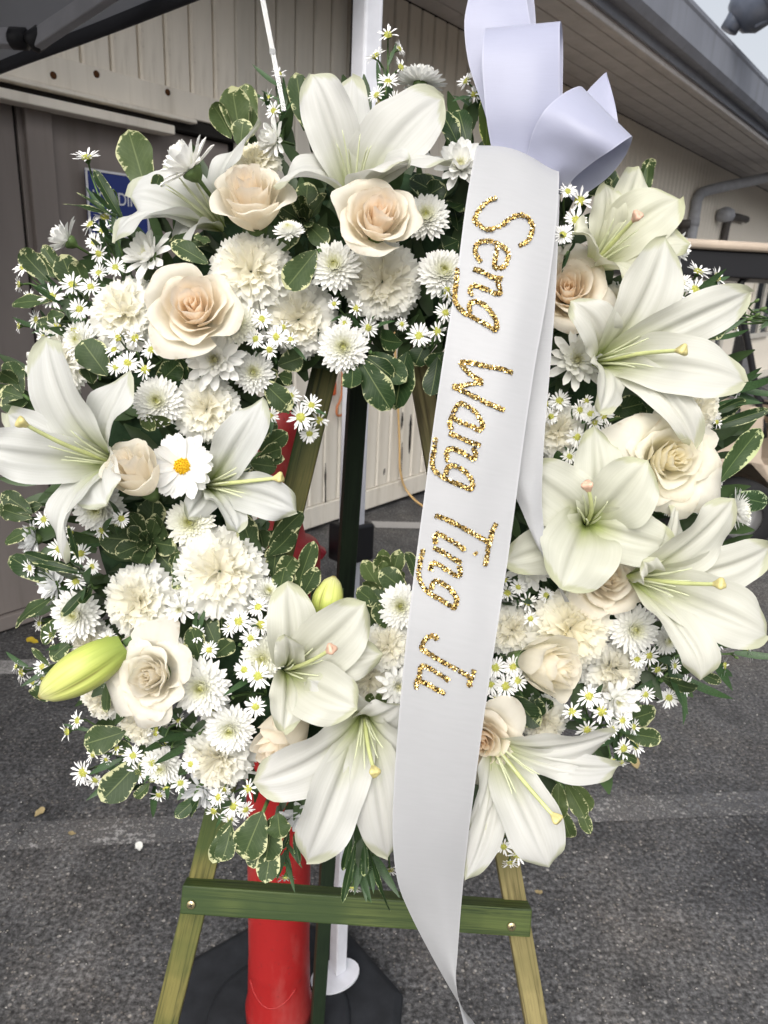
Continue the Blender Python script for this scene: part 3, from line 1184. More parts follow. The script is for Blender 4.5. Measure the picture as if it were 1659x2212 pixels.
# ------------------------------------------------------------------ ground
def asphalt_nodes(k):
    co = k.coord('Object')
    big = k.noise(co, 0.9, 4, 0.6)
    mid = k.noise(co, 7, 4, 0.65)
    fine = k.noise(co, 90, 4, 0.7)
    vo = k.n('ShaderNodeTexVoronoi')
    vo.inputs['Scale'].default_value = 75.0
    k.l(co, vo.inputs['Vector'])
    sep = k.n('ShaderNodeSeparateColor')
    k.l(vo.outputs['Color'], sep.inputs[0])
    c = k.ramp(big, [(0.3, (0.052, 0.053, 0.057)), (0.55, (0.082, 0.081, 0.082)), (0.75, (0.120, 0.113, 0.105))])
    c = k.mix(0.8, c, k.ramp(mid, [(0.28, 0.45), (0.5, 0.95), (0.72, 1.55)]), 'MULTIPLY')
    c = k.mix(0.85, c, k.ramp(fine, [(0.34, 0.12), (0.5, 0.95), (0.66, 2.4)]), 'MULTIPLY')
    # pale chips of aggregate
    chip = k.math('MULTIPLY', k.ramp(vo.outputs['Distance'], [(0.20, 1.0), (0.34, 0.0)]), k.ramp(sep.outputs[0], [(0.84, 0.0), (0.90, 0.8)]))
    cc = k.ramp(sep.outputs[1], [(0.0, (0.16, 0.14, 0.12)), (0.6, (0.28, 0.26, 0.24)), (1.0, (0.50, 0.48, 0.45))])
    c = k.mix(k.math('MULTIPLY', chip, 0.85), c, cc)
    vo2 = k.n('ShaderNodeTexVoronoi')
    vo2.inputs['Scale'].default_value = 130.0
    k.l(co, vo2.inputs['Vector'])
    sep2 = k.n('ShaderNodeSeparateColor')
    k.l(vo2.outputs['Color'], sep2.inputs[0])
    chip2 = k.math('MULTIPLY', k.ramp(vo2.outputs['Distance'], [(0.25, 1.0), (0.45, 0.0)]), k.ramp(sep2.outputs[0], [(0.45, 0.0), (0.60, 0.75)]))
    c = k.mix(k.math('MULTIPLY', chip2, 0.95), c, k.ramp(sep2.outputs[1], [(0.0, (0.03, 0.03, 0.032)), (0.5, (0.12, 0.112, 0.105)), (0.9, (0.22, 0.20, 0.18)), (1.0, (0.34, 0.32, 0.30))]))
    stain = k.noise(co, 2.3, 5, 0.6)
    c = k.mix(0.7, c, k.ramp(stain, [(0.34, (0.62, 0.63, 0.66)), (0.52, (1, 1, 1)), (0.70, (1.3, 1.22, 1.14))]), 'MULTIPLY')
    # hairline cracks
    cr = k.n('ShaderNodeTexVoronoi', feature='DISTANCE_TO_EDGE')
    cr.inputs['Scale'].default_value = 0.85
    wv = k.n('ShaderNodeVectorMath', operation='ADD')
    nz = k.n('ShaderNodeTexNoise')
    nz.inputs['Scale'].default_value = 5.0
    nz.inputs['Detail'].default_value = 6.0
    k.l(co, nz.inputs['Vector'])
    sc = k.n('ShaderNodeVectorMath', operation='SCALE')
    sc.inputs['Scale'].default_value = 0.28
    k.l(nz.outputs['Color'], sc.inputs[0])
    k.l(co, wv.inputs[0])
    k.l(sc.outputs[0], wv.inputs[1])
    k.l(wv.outputs[0], cr.inputs['Vector'])
    crack = k.math('MULTIPLY', k.ramp(cr.outputs['Distance'], [(0.0, 0.8), (0.0035, 0.0)]), k.ramp(mid, [(0.42, 0.0), (0.56, 1.0)]))
    c = k.mix(crack, c, (0.016, 0.016, 0.017))
    h = k.math('ADD', k.math('MULTIPLY', fine, 0.8), k.math('MULTIPLY', chip, 0.5))
    h = k.math('SUBTRACT', h, k.math('MULTIPLY', crack, 1.5))
    return co, c, h, mid, fine


def mat_asphalt():
    k = NT('asphalt')
    co, c, h, mid, fine = asphalt_nodes(k)
    k.base(c)
    k.rough(0.82, 0.35)
    k.bump(fine, 0.8, 0.006)
    return k.m


def mat_paint(wear):
    k = NT('worn_road_paint')
    co, c, h, mid, fine = asphalt_nodes(k)
    f = k.math('ADD', k.math('MULTIPLY', fine, 0.75), k.math('MULTIPLY', mid, 0.35))
    m = k.ramp(f, [(wear - 0.05, 1.0), (wear + 0.07, 0.0)])
    k.base(k.mix(k.math('MULTIPLY', m, 0.8), c, (0.42, 0.41, 0.40)))
    k.rough(0.75, 0.35)
    k.bump(fine, 0.7, 0.005)
    return k.m


M_ASPH = mat_asphalt()
mb = MB()
n = 8
X = np.array([[(x, y, 0.0) for x in np.linspace(-60, 60, n)] for y in np.linspace(-20, 100, n)])
mb.grid(X)
tag(mb.build('ground', M_ASPH), None, None, None, 'structure')['label'] = 'dark worn asphalt of the parking lot'


def sheet(name, pts, mat, z, label):
    mb = MB()
    o = Vector((pts[0].x, pts[0].y, z))
    mb.put([tuple(Vector((p.x, p.y, z))) for p in pts], [(0, 1, 2, 3)])
    ob = mb.build(name, mat)
    tag(ob, label, None, None, 'structure')
    return ob


# worn white bay lines
q0, q1, q2, q3 = ground(-60, 1842), ground(1750, 1756), ground(1750, 1706), ground(-60, 1784)
sheet('painted_line', [q0, q1, q2, q3], mat_paint(0.47), 0.004, 'faded white bay line across the near asphalt')
dirn = (q1 - q0).normalized()
a0, a1 = ground(-20, 1459), ground(-20, 1428)
sheet('painted_line', [a0 - dirn, a0 + dirn * 1.0, a1 + dirn * 1.0, a1 - dirn], mat_paint(0.56), 0.004, 'faded white bay line at the left below the dark doors')
sheet('painted_line', [ground(812, 1141), ground(1300, 1152), ground(1300, 1139), ground(802, 1127)], mat_paint(0.72), 0.004, 'short fresh white line near the building, seen through the wreath')

# ------------------------------------------------------------------ building
WD = Vector((0.60355, 0.79732, 0.0)).normalized()     # along the wall, away to the right
WP = ground(709, 1137)
WN = Vector((WD.y, -WD.x, 0.0))                        # out of the wall, towards the viewer
WM = Matrix.Translation(WP) @ Matrix((WD, WN, Vector((0, 0, 1)))).transposed().to_4x4()
WM3 = Matrix((WD, WN, Vector((0, 0, 1)))).transposed()


def wall_hit(px, py, off=0.0):
    d = ray(px, py)
    t = (WP + WN * off - CAM).dot(WN) / d.dot(WN)
    p = CAM + d * t - WP
    return p.dot(WD), p.z


def mat_siding(name, col, dirt, rust=True):
    k = NT(name)
    co = k.coord('Object')
    a = k.noise(k.mapping(co, (1, 1, 0.25)), 5, 4)
    b = k.noise(k.mapping(co, (1, 1, 0.12)), 40, 4, 0.6)
    c = k.mix(0.5, col, k.ramp(a, [(0.3, 0.72), (0.7, 1.12)]), 'MULTIPLY')
    c = k.mix(k.math('MULTIPLY', k.ramp(b, [(0.58, 0.0), (0.75, 0.5)]), dirt), c, (col[0] * 0.45, col[1] * 0.42, col[2] * 0.36))
    s = k.noise(k.mapping(co, (1, 1, 0.5)), 8, 5, 0.7)
    c = k.mix(k.ramp(s, [(0.70, 0.0), (0.76, 0.7 * dirt)]), c, (0.05, 0.048, 0.045))
    dr = k.noise(k.mapping(co, (14, 14, 0.9)), 1.0, 4, 0.6)
    c = k.mix(k.ramp(dr, [(0.52, 0.0), (0.72, 0.35)]), c, (col[0] * 0.55, col[1] * 0.52, col[2] * 0.46))
    k.base(c)
    k.rough(0.7, 0.3)
    k.bump(b, 0.25, 0.002)
    return k.m


M_CREAM = mat_siding('cream_siding', (0.86, 0.80, 0.70), 0.5)
M_CREAM2 = mat_siding('cream_scuffed_siding', (0.72, 0.68, 0.60), 1.0)
M_TAUPE = mat_siding('taupe_door_paint', (0.27, 0.235, 0.215), 0.25)
M_TAUPE2 = mat_siding('taupe_soffit_paint', (0.46, 0.44, 0.44), 0.2)
M_FASCIA = mat_siding('grey_fascia_paint', (0.20, 0.215, 0.255), 0.15)
M_GAP = simple('dark_gap', (0.03, 0.028, 0.026), 0.9, 0.1)
M_PIPE = simple('grey_pipe_paint', (0.36, 0.37, 0.40), 0.5, 0.4, 12, 0.2)
M_PIPED = simple('brown_pipe_paint', (0.08, 0.072, 0.066), 0.6, 0.3, 12, 0.2)

bld = empty('building', WM.copy(), 'cream board-sided building with taupe doors and deep dark eave behind the wreath', 'building')
EAVE_O, EAVE_Z = 0.82, 2.78


def bbox(name, a0, a1, o0, o1, z0, z1, mat, parent=bld, bev=0.003):
    mb = MB()
    c = ((a0 + a1) / 2, (o0 + o1) / 2, (z0 + z1) / 2)
    mb.box((0, 0, 0), (a1 - a0, o1 - o0, z1 - z0))
    o = mb.build(name, mat, parent, smooth=False, M=Matrix.Translation(c))
    if bev:
        bevel(o, bev, 1)
    return o


# backing wall
bbox('backing_wall', -4.0, 14.0, -0.30, -0.06, 0.0, 2.9, M_GAP, bev=0)
# upper boards: 0.12 m boards with grooves between them
PITCHB = 0.1215
a = -1.855
mesh_cache = {}


def board(a0, w, z0, z1, o, mat, name='board', th=0.03):
    key = (round(w, 4), round(z1 - z0, 3), th, mat.name)
    if key not in mesh_cache:
        mb = MB()
        d = 0.008
        poly = [(-w / 2 + d, th / 2), (-w / 2, th / 2 - d), (-w / 2, -th / 2), (w / 2, -th / 2), (w / 2, th / 2 - d), (w / 2 - d, th / 2)]
        mb.prism(poly[::-1], -(z1 - z0) / 2, (z1 - z0) / 2)
        mesh_cache[key] = mb.mesh(name, mat, False)
    return add(name, mesh_cache[key], bld, Matrix.Translation((a0 + w / 2, o, (z0 + z1) / 2)))


i = 0
while a < 12.0:
    if a < -0.66:
        board(a, PITCHB - 0.009, 2.06, 2.80, -0.02, M_CREAM)
    a += PITCHB
    i += 1
# belly band, its ledge and drip over the doors
bbox('belly_band', -4.0, -0.65, -0.035, 0.012, 1.985, 2.082, M_CREAM)
bbox('door_track', -4.0, -0.90, -0.03, 0.040, 1.965, 1.981, M_CREAM)
bbox('track_recess', -4.0, -0.66, -0.055, -0.002, 1.935, 1.984, M_GAP)
bbox('drip_rail', -4.0, -1.02, -0.03, 0.050, 1.905, 1.938, M_CREAM)
# taupe sliding doors, set back
xs = [-4.0, -3.2, -2.4, -1.62, -0.66]
for q in range(len(xs) - 1):
    bbox('door_panel', xs[q] + 0.006, xs[q + 1] - 0.006, -0.075, -0.045, 0.07, 1.93, M_TAUPE)
for xx in (-3.2, -2.4, -1.585):
    bbox('door_batten', xx - 0.012, xx + 0.085, -0.045, -0.018, 0.075, 1.925, M_TAUPE)
bbox('door_rail', -4.0, -0.66, -0.05, -0.02, 0.012, 0.068, M_TAUPE)
# corner conduit at the end of the doors
mbx = MB()
mbx.tube([(0.075, 0.03, 1.98), (0.075, 0.03, 2.79)], 0.016, 10)
mbx.build('conduit', M_PIPED, bld)
# lower cream boards and everything right of the doors
a = -0.645
k_ = 0
while a < 12.2:
    board(a, PITCHB - 0.009, 0.155, 2.79, -0.02, M_CREAM2 if a < 1.6 else M_CREAM, th=0.03)
    a += PITCHB
    k_ += 1
bbox('base_board', -0.645, 12.3, -0.035, 0.010, 0.03, 0.15, M_CREAM2)
# soffit boards
o = 0.0
while o < EAVE_O - 0.02:
    bbox('soffit_board', -4.0, 14.0, o + 0.004, o + 0.132, EAVE_Z + 0.012, EAVE_Z + 0.03, M_TAUPE2, bev=0.002)
    o += 0.136
bbox('soffit_backing', -4.0, 14.0, 0.0, EAVE_O, EAVE_Z + 0.032, EAVE_Z + 0.05, M_GAP, bev=0)
# fascia, trim, gutter and roof edge
bbox('fascia', -4.0, 14.0, EAVE_O, EAVE_O + 0.025, EAVE_Z - 0.055, EAVE_Z + 0.20, M_TAUPE2)
bbox('fascia_trim', -4.0, 14.0, EAVE_O + 0.028, EAVE_O + 0.05, EAVE_Z - 0.02, EAVE_Z + 0.20, M_FASCIA)
mb = MB()
gp = [(0.053, 0.03), (0.12, 0.03), (0.150, 0.07), (0.150, 0.235), (0.158, 0.25), (0.158, 0.275), (0.140, 0.275), (0.138, 0.08), (0.112, 0.045), (0.053, 0.045)]
mb.prism([(x, y) for x, y in gp], 0, 18.0, Matrix(((0, 0, 1, -4.0), (1, 0, 0, EAVE_O), (0, 1, 0, EAVE_Z), (0, 0, 0, 1))))
mb.build('gutter', M_FASCIA, bld, smooth=False)
bbox('roof', -4.0, 14.0, -2.0, EAVE_O + 0.06, EAVE_Z + 0.22, EAVE_Z + 0.27, M_TAUPE2)
# downspouts
pa, pz = wall_hit(1500, 470, 0.06)
mb = MB()
p_top = (pa + 1.1, EAVE_O - 0.1, EAVE_Z - 0.04)
pts = crom([(pa + 1.15, EAVE_O + 0.05, EAVE_Z - 0.0), (pa + 0.75, 0.45, EAVE_Z - 0.16), (pa + 0.20, 0.10, EAVE_Z - 0.32), (pa + 0.02, 0.06, EAVE_Z - 0.42), (pa, 0.06, EAVE_Z - 0.60), (pa, 0.06, 1.2), (pa, 0.06, 0.2)], 50)
mb.tube([Vector(p) for p in pts], 0.055, 12)
mb.tube([(pa, 0.06, EAVE_Z - 0.62), (pa, 0.06, EAVE_Z - 0.70)], 0.063, 12)
mb.build('downspout', M_PIPE, bld)
pb = pa - 0.28
mb = MB()
mb.tube([(pb, 0.05, EAVE_Z - 0.66), (pb, 0.05, 0.2)], 0.05, 12)
mb.tube([(pb, 0.05, EAVE_Z - 0.74), (pb, 0.05, EAVE_Z - 0.66)], 0.065, 12)
mb.build('vent_pipe', M_PIPED, bld)
pc = wall_hit(1570, 480, 0.05)[0]
mb = MB()
mb.tube([Vector(p) for p in crom([(pc + 0.9, 0.05, EAVE_Z - 0.45), (pc + 0.25, 0.05, EAVE_Z - 0.47), (pc + 0.04, 0.05, EAVE_Z - 0.55), (pc, 0.05, EAVE_Z - 0.75), (pc, 0.05, 1.3), (pc, 0.05, 0.2)], 30)], 0.045, 10)
mb.build('vent_pipe', M_PIPED, bld)
mb = MB()
mb.lathe([(0.001, 0.0), (0.09, 0.02), (0.11, 0.08), (0.09, 0.14), (0.03, 0.17)], 14, Matrix.Translation((pc - 0.30, 0.10, EAVE_Z - 0.58)))
mb.build('wall_lamp', M_PIPE, bld)
# window behind the cart
wa0, wz0 = wall_hit(1612, 722)
wa1 = wa0 + 1.35
win = empty('window')
win.parent = bld
win.matrix_local = Matrix.Identity(4)
M_TRIM = simple('window_trim', (0.60, 0.57, 0.51), 0.5, 0.4, 10, 0.15)
M_GLASS = simple('dark_glass', (0.025, 0.03, 0.035), 0.06, 0.8)
wz1 = wz0 + 1.12
for nm, b in (('sill', (wa0 - 0.08, wa1 + 0.08, wz0 - 0.07, wz0)), ('frame', (wa0 - 0.08, wa1 + 0.08, wz1, wz1 + 0.08)),
              ('frame', (wa0 - 0.08, wa0, wz0 + 0.002, wz1 - 0.002)), ('frame', (wa1, wa1 + 0.08, wz0 + 0.002, wz1 - 0.002)), ('mullion', ((wa0 + wa1) / 2 - 0.03, (wa0 + wa1) / 2 + 0.03, wz0 + 0.002, wz1 - 0.002))):
    bbox(nm, b[0], b[1], 0.0, 0.045, b[2], b[3], M_TRIM, win)
bbox('pane', wa0, (wa0 + wa1) / 2 - 0.03, 0.004, 0.012, wz0, wz1, M_GLASS, win, 0)
bbox('pane', (wa0 + wa1) / 2 + 0.03, wa1, 0.004, 0.012, wz0, wz1, M_GLASS, win, 0)
# rusty nail heads and bolt marks on the belly band
M_RUST = simple('rust', (0.10, 0.045, 0.02), 0.9, 0.1, 200, 0.5)
for x, y in ((232, 328), (420, 323), (730, 402)):
    aa, zz = wall_hit(x * 0.496, y * 0.496, 0.012)
    mb = MB()
    mb.lathe([(0.013, 0.0), (0.012, 0.002), (0.002, 0.004)], 9, Matrix.Translation((aa, 0.0125, zz)) @ Matrix.Rotation(-math.pi / 2, 4, 'X'))
    mb.build('rusty_bolt', M_RUST, bld)
# dark splits in the scuffed boards
M_SPLIT = simple('split_wood', (0.035, 0.033, 0.03), 0.95, 0.1, 60, 0.5)
for (x0, y0, x1, y1, w) in ((703, 1000, 703, 1105, 0.020), (888, 895, 884, 980, 0.035), (870, 890, 868, 925, 0.025), (869, 955, 867, 1020, 0.018), (831, 1012, 829, 1026, 0.022), (739, 1045, 738, 1062, 0.015)):
    (aa, za), (ab, zb) = wall_hit(x0, y0, -0.004), wall_hit(x1, y1, -0.004)
    r_ = random.Random(int(x0))
    mb = MB()
    kk = 9
    L_, R_ = [], []
    for q in range(kk):
        t = q / (kk - 1)
        ww = w * (0.25 + 0.75 * math.sin(math.pi * (0.06 + 0.9 * t))) * r_.uniform(0.5, 1.1)
        L_.append((aa + (ab - aa) * t - ww / 2, -0.0042, za + (zb - za) * t))
        R_.append((aa + (ab - aa) * t + ww / 2, -0.0042, za + (zb - za) * t))
    mb.grid(np.array([L_, R_]).transpose(1, 0, 2))
    mb.build('board_split', M_SPLIT, bld)

# ------------------------------------------------------------------ blue sign on the dark door
M_SIGNB = simple('sign_blue', (0.012, 0.030, 0.19), 0.35, 0.5, 5, 0.1)
M_SIGNW = simple('sign_white', (0.72, 0.72, 0.74), 0.4, 0.4)
sa0, sz1 = wall_hit(183, 362, -0.012)
sw, sh = 0.27, 0.235
sg = empty('wall_sign', WM @ Matrix.Translation((sa0, -0.0145, sz1 - sh)), 'blue sign with white border and white capitals on the taupe door', 'sign')
mb = MB()
mb.box((sw / 2, 0.0, sh / 2), (sw, 0.004, sh))
mb.build('panel', M_SIGNB, sg, False)
for nm, b in (('border', (0, sw, 0, 0.008)), ('border', (0, sw, sh - 0.008, sh)), ('border', (0, 0.008, 0.0082, sh - 0.0082)), ('border', (sw - 0.008, sw, 0.0082, sh - 0.0082))):
    mb = MB()
    mb.box(((b[0] + b[1]) / 2, 0.0035, (b[2] + b[3]) / 2), (b[1] - b[0], 0.003, b[3] - b[2]))
    mb.build(nm, M_SIGNW, sg, False)


def text_mesh(txt, size, mat, ext=0.0005):
    cu = bpy.data.curves.new('lettering', 'FONT')
    cu.body = txt
    cu.size = size
    cu.extrude = ext
    ob = bpy.data.objects.new('lettering', cu)
    COL.objects.link(ob)
    bpy.context.view_layer.update()
    me = bpy.data.meshes.new_from_object(ob.evaluated_get(bpy.context.evaluated_depsgraph_get()))
    bpy.data.objects.remove(ob)
    me.materials.clear()
    me.materials.append(mat)
    return me


TXM = Matrix(((1, 0, 0, 0), (0, 0, -1, 0), (0, 1, 0, 0), (0, 0, 0, 1)))   # text XY -> sign XZ, facing the viewer (+o)
TXW = Matrix(((1, 0, 0, 0), (0, 0, 1, 0), (0, 1, 0, 0), (0, 0, 0, 1)))
tm = text_mesh('LOADING', 0.062, M_SIGNW)
add('lettering', tm, sg, Matrix.Translation((0.022, 0.0028, 0.118)) @ TXW @ Matrix.Diagonal((0.88, 1.05, 1, 1)))
tm = text_mesh('ZONE', 0.062, M_SIGNW)
add('lettering', tm, sg, Matrix.Translation((0.028, 0.0028, 0.028)) @ TXW @ Matrix.Diagonal((0.9, 1.05, 1, 1)))

# ------------------------------------------------------------------ cords on the wall
M_ORANGE = simple('orange_cord', (0.48, 0.17, 0.07), 0.5, 0.4)
M_YELLOW = simple('yellow_cord', (0.58, 0.38, 0.16), 0.5, 0.4)


def wp_pt(px, py, off):
    aa, zz = wall_hit(px, py, off)
    return WP + WD * aa + WN * off + Vector((0, 0, zz))


def cord(label, pts, r, mat, name='extension_cord'):
    P = crom([tuple(p) for p in pts], 40)
    o = Vector(P[-1])
    mb = MB()
    mb.tube([Vector(p) - o for p in P], r, 8)
    ob = mb.build(name, mat, M=Matrix.Translation(o))
    tag(ob, label, 'cord')
    return ob


cord('yellow-orange cord hanging down the scuffed cream wall onto the asphalt',
     [wp_pt(852, 700, 0.03), wp_pt(855, 800, 0.03), wp_pt(860, 880, 0.03), wp_pt(863, 960, 0.03), wp_pt(865, 1020, 0.035), wp_pt(880, 1062, 0.05), ground(915, 1094, 0.012), ground(960, 1108, 0.012), ground(1040, 1100, 0.012)], 0.007, M_YELLOW)
co_ = cord('coiled orange cord looped on the cream wall behind the easel leg',
           [wp_pt(740, 760, 0.03), wp_pt(738, 850, 0.03), wp_pt(728, 880, 0.035), wp_pt(729, 897, 0.035), wp_pt(741, 893, 0.03), wp_pt(748, 865, 0.03), wp_pt(748, 740, 0.03)], 0.007, M_ORANGE)
q = wp_pt(719, 830, 0.03)
mb = MB()
mb.lathe([(0.006, 0.16), (0.007, 0.05), (0.016, 0.04), (0.020, 0.0), (0.020, -0.05), (0.015, -0.06)], 12)
pl_ = mb.build('hanging_plug', simple('orange_plug', (0.50, 0.10, 0.03), 0.5, 0.4), M=Matrix.Translation(q))
tag(pl_, 'orange cord connector hanging on the cream wall above the wreath hole', 'plug')

# ------------------------------------------------------------------ canopy at the upper left with its white leg
M_CANVAS = NT('grey_canopy_cloth')
_f = M_CANVAS.noise(M_CANVAS.mapping(M_CANVAS.coord('Object'), (1, 1, 1)), 2.5, 3)
M_CANVAS.base(M_CANVAS.mix(1.0, (0.24, 0.245, 0.26), M_CANVAS.ramp(_f, [(0.3, 0.75), (0.7, 1.15)]), 'MULTIPLY'))
M_CANVAS.rough(0.85, 0.2)
M_CANVAS.translucent((0.42, 0.425, 0.45), 0.5)
M_CANVAS = M_CANVAS.m
M_WHITEM = simple('white_powder_coat', (0.74, 0.75, 0.80), 0.4, 0.4, 30, 0.1)
M_GREYM = simple('grey_truss_metal', (0.42, 0.42, 0.44), 0.5, 0.4, 20, 0.15)
M_BLACKP = simple('black_plastic', (0.010, 0.010, 0.012), 0.45, 0.4)
CZ = 1.815
leg0 = ground(728, 2148)
LEGB = Vector((leg0.x, leg0.y, 0.0))
ea, eb = ground(0, 160, CZ), ground(425, 0, CZ)
ed = (ea - eb)
ed.z = 0
ed.normalize()
ei = Vector((-ed.y, ed.x, 0))             # inward, to the viewer's left
if ei.x > 0:
    ei = -ei
corner = eb - ed * ((eb - LEGB).dot(ed))
canopy = empty('pop_up_canopy', Matrix.Translation(LEGB), 'dark grey pop-up canopy corner at the upper left on a slim white leg', 'canopy')
Ci = Matrix.Translation(-LEGB)


def CP(along_, inward, z):
    return corner + ed * along_ + ei * inward + Vector((0, 0, z - corner.z)) - LEGB


SZ = 2.3
mb = MB()
nn = 13
X = np.zeros((nn, nn, 3))
for i in range(nn):
    for j in range(nn):
        s, t = SZ * i / (nn - 1), SZ * j / (nn - 1)
        m = min(s, t, SZ - s, SZ - t) / (SZ / 2)
        X[i, j] = CP(s, t, CZ + 0.30 + 0.62 * m - 0.05 * math.sin(math.pi * m))
mb.grid(X)
mb.build('roof_cloth', M_CANVAS, canopy)
mb = MB()
for e in range(2):
    rows = []
    for i in range(25):
        s = SZ * i / 24
        wv = 0.002 * math.sin(s * 7.0)
        top = CP(s, 0.0, CZ + 0.30) if e == 0 else CP(0.0, s, CZ + 0.30)
        bot = CP(s, 0.0 + wv, CZ) if e == 0 else CP(wv, s, CZ)
        rows.append([tuple(top), tuple(top.lerp(bot, 0.5)), tuple(bot)])
    mb.grid(np.array(rows))
mb.build('valance', M_CANVAS, canopy)
mb = MB()
for e in range(2):
    pts = [CP(SZ * i / 24, 0.0 + 0.002 * math.sin(SZ * i / 24 * 7.0), CZ + 0.012) if e == 0 else CP(0.002 * math.sin(SZ * i / 24 * 7.0), SZ * i / 24, CZ + 0.012) for i in range(25)]
    rows = []
    for p in pts:
        d_ = (ei if e == 0 else ed)
        rows.append([tuple(p + d_ * 0.004 + Vector((0, 0, 0.012))), tuple(p + d_ * 0.004 - Vector((0, 0, 0.012))), tuple(p - d_ * 0.004 - Vector((0, 0, 0.012))), tuple(p - d_ * 0.004 + Vector((0, 0, 0.012)))])
    mb.grid(np.array(rows), wrap=True)
mb.build('hem', simple('dark_hem', (0.055, 0.056, 0.062), 0.9, 0.1), canopy)
# truss bars with black end joints seen against the cloth
tj = W(50, 84, 1.36) - LEGB
tj2 = W(74, 90, 1.34) - LEGB
for p, d in ((tj, W(-260, 75, 1.40) - LEGB), (tj2, W(330, -80, 1.20) - LEGB)):
    mb = MB()
    beam(mb, p, d, 0.032, 0.018, -_F)
    o_ = mb.build('truss_bar', M_GREYM, canopy, False)
    bevel(o_, 0.003)
for p, dd in ((tj, (-1, 0.05)), (tj2, (0.6, 0.45))):
    mb = MB()
    d = (RR * dd[0] + UU * dd[1]).normalized()
    mb.tube([p - d * 0.012, p - d * 0.006, p + d * 0.020, p + d * 0.026], [0.010, 0.019, 0.019, 0.012], 12)
    mb.build('joint_cap', M_BLACKP, canopy)
# leg: lower and upper tube, foot plate, height adjuster
lt = W(797, -60, 1.0)
topd = (W(793, 60, 1.07) - LEGB)
tilt = Vector((topd.x, topd.y, 0)) / topd.z
Zv = Vector((tilt.x, tilt.y, 1.0))
mb = MB()
fwd = (Vector((-1, 1.15, 0))).normalized()
beam(mb, Zv * 0.062, Zv * 0.99, 0.026, 0.026, Vector((0.75, 0.66, 0)))
o_ = mb.build('leg', M_WHITEM, canopy, False)
bevel(o_, 0.003)
mb = MB()
beam(mb, Zv * 0.96, Zv * (CZ + 0.30), 0.033, 0.033, Vector((0.75, 0.66, 0)))
o_ = mb.build('leg', M_WHITEM, canopy, False)
bevel(o_, 0.004)
mb = MB()
fp = [(0.052 * math.cos(t) + 0.004, 0.036 * math.sin(t)) for t in [2 * math.pi * i / 24 for i in range(24)]]
mb.prism(fp, 0.056, 0.061, Matrix.Rotation(0.55, 4, 'Z') @ Matrix.Translation((-0.012, -0.004, 0)))
o_ = mb.build('foot_plate', M_WHITEM, canopy, False)
mb = MB()
beam(mb, Zv * 0.935, Zv * 1.0, 0.050, 0.062, Vector((0.75, 0.66, 0)))
o_ = mb.build('leg_adjuster', M_BLACKP, canopy, False)
bevel(o_, 0.004)
mb = MB()
pz = Zv * 0.945 + Vector((-0.045, -0.01, 0))
beam(mb, pz, pz + Vector((-0.022, -0.004, 0.014)), 0.022, 0.018, Vector((0, 0, 1)))
o_ = mb.build('release_button', simple('red_button', (0.42, 0.03, 0.05), 0.4, 0.4), canopy, False)
bevel(o_, 0.004)

# ------------------------------------------------------------------ red delineator post on a black rubber base
DB = ground(603, 2238)
dl = empty('delineator_post', Matrix.Translation((DB.x, DB.y, 0)), 'red plastic traffic delineator post behind the easel', 'traffic post')


def mat_red():
    k = NT('red_plastic')
    co = k.coord('Object')
    f = k.noise(k.mapping(co, (1, 1, 0.3)), 14, 5, 0.65)
    c = k.mix(k.ramp(f, [(0.48, 0.0), (0.72, 0.6)]), (0.31, 0.014, 0.014), (0.38, 0.10, 0.09))
    s = k.noise(co, 90, 4, 0.7)
    c = k.mix(k.ramp(s, [(0.58, 0.0), (0.70, 0.6)]), c, (0.15, 0.02, 0.02))
    k.base(c)
    k.rough(0.48, 0.35)
    k.bump(s, 0.1, 0.002)
    return k.m


M_RED = mat_red()
M_RUBBER = simple('black_rubber', (0.018, 0.020, 0.024), 0.75, 0.3, 30, 0.35, 0.3)
mb = MB()
prof = [(0.062, 0.05), (0.063, 0.09), (0.058, 0.115), (0.0565, 0.19), (0.0565, 0.20), (0.0555, 0.205), (0.0545, 0.70), (0.052, 0.735), (0.052, 0.82), (0.0545, 0.835), (0.0545, 0.93)]
mb.lathe(prof, 32)
mb.build('tube', M_RED, dl)
mb = MB()
mb.lathe([(0.054, 0.935), (0.062, 0.945), (0.063, 1.0), (0.058, 1.012), (0.040, 1.02), (0.033, 1.05), (0.031, 1.15), (0.033, 1.19), (0.022, 1.215), (0.006, 1.22)], 32)
mb.build('top', M_RED, dl)
for z0 in (0.72,):
    mb = MB()
    mb.lathe([(0.0550, z0), (0.0562, z0 + 0.004), (0.0562, z0 + 0.14), (0.0550, z0 + 0.144)], 32)
    mb.build('reflective_band', M_SIGNW, dl)
# moulded arc and ridge near the foot
mb = MB()
pts = []
for i in range(17):
    t = i / 16
    th = math.radians(-150 + 100 * t)
    zz = 0.175 - 0.035 * math.sin(math.pi * t)
    pts.append((0.0565 * math.cos(th), 0.0565 * math.sin(th), zz))
mb.tube([Vector(p) for p in pts], 0.0016, 6)
mb.build('moulded_ridge', M_RED, dl)
rb = empty('rubber_base', Matrix.Translation((DB.x, DB.y, 0)), 'black octagonal rubber base under the red post and canopy foot', 'base')
mb = MB()
rot0 = 0.30
R1, R2 = 0.250, 0.232
o1 = [(R1 * math.cos(rot0 + math.pi / 4 * i), R1 * math.sin(rot0 + math.pi / 4 * i)) for i in range(8)]
o2 = [(R2 * math.cos(rot0 + math.pi / 4 * i), R2 * math.sin(rot0 + math.pi / 4 * i)) for i in range(8)]
V = [(x, y, 0.0) for x, y in o1] + [(x, y, 0.030) for x, y in o1] + [(x, y, 0.042) for x, y in o2]
Fc = [tuple(range(16, 24))]
for i in range(8):
    j = (i + 1) % 8
    Fc += [(i, j, 8 + j, 8 + i), (8 + i, 8 + j, 16 + j, 16 + i)]
mb.put(V, Fc)
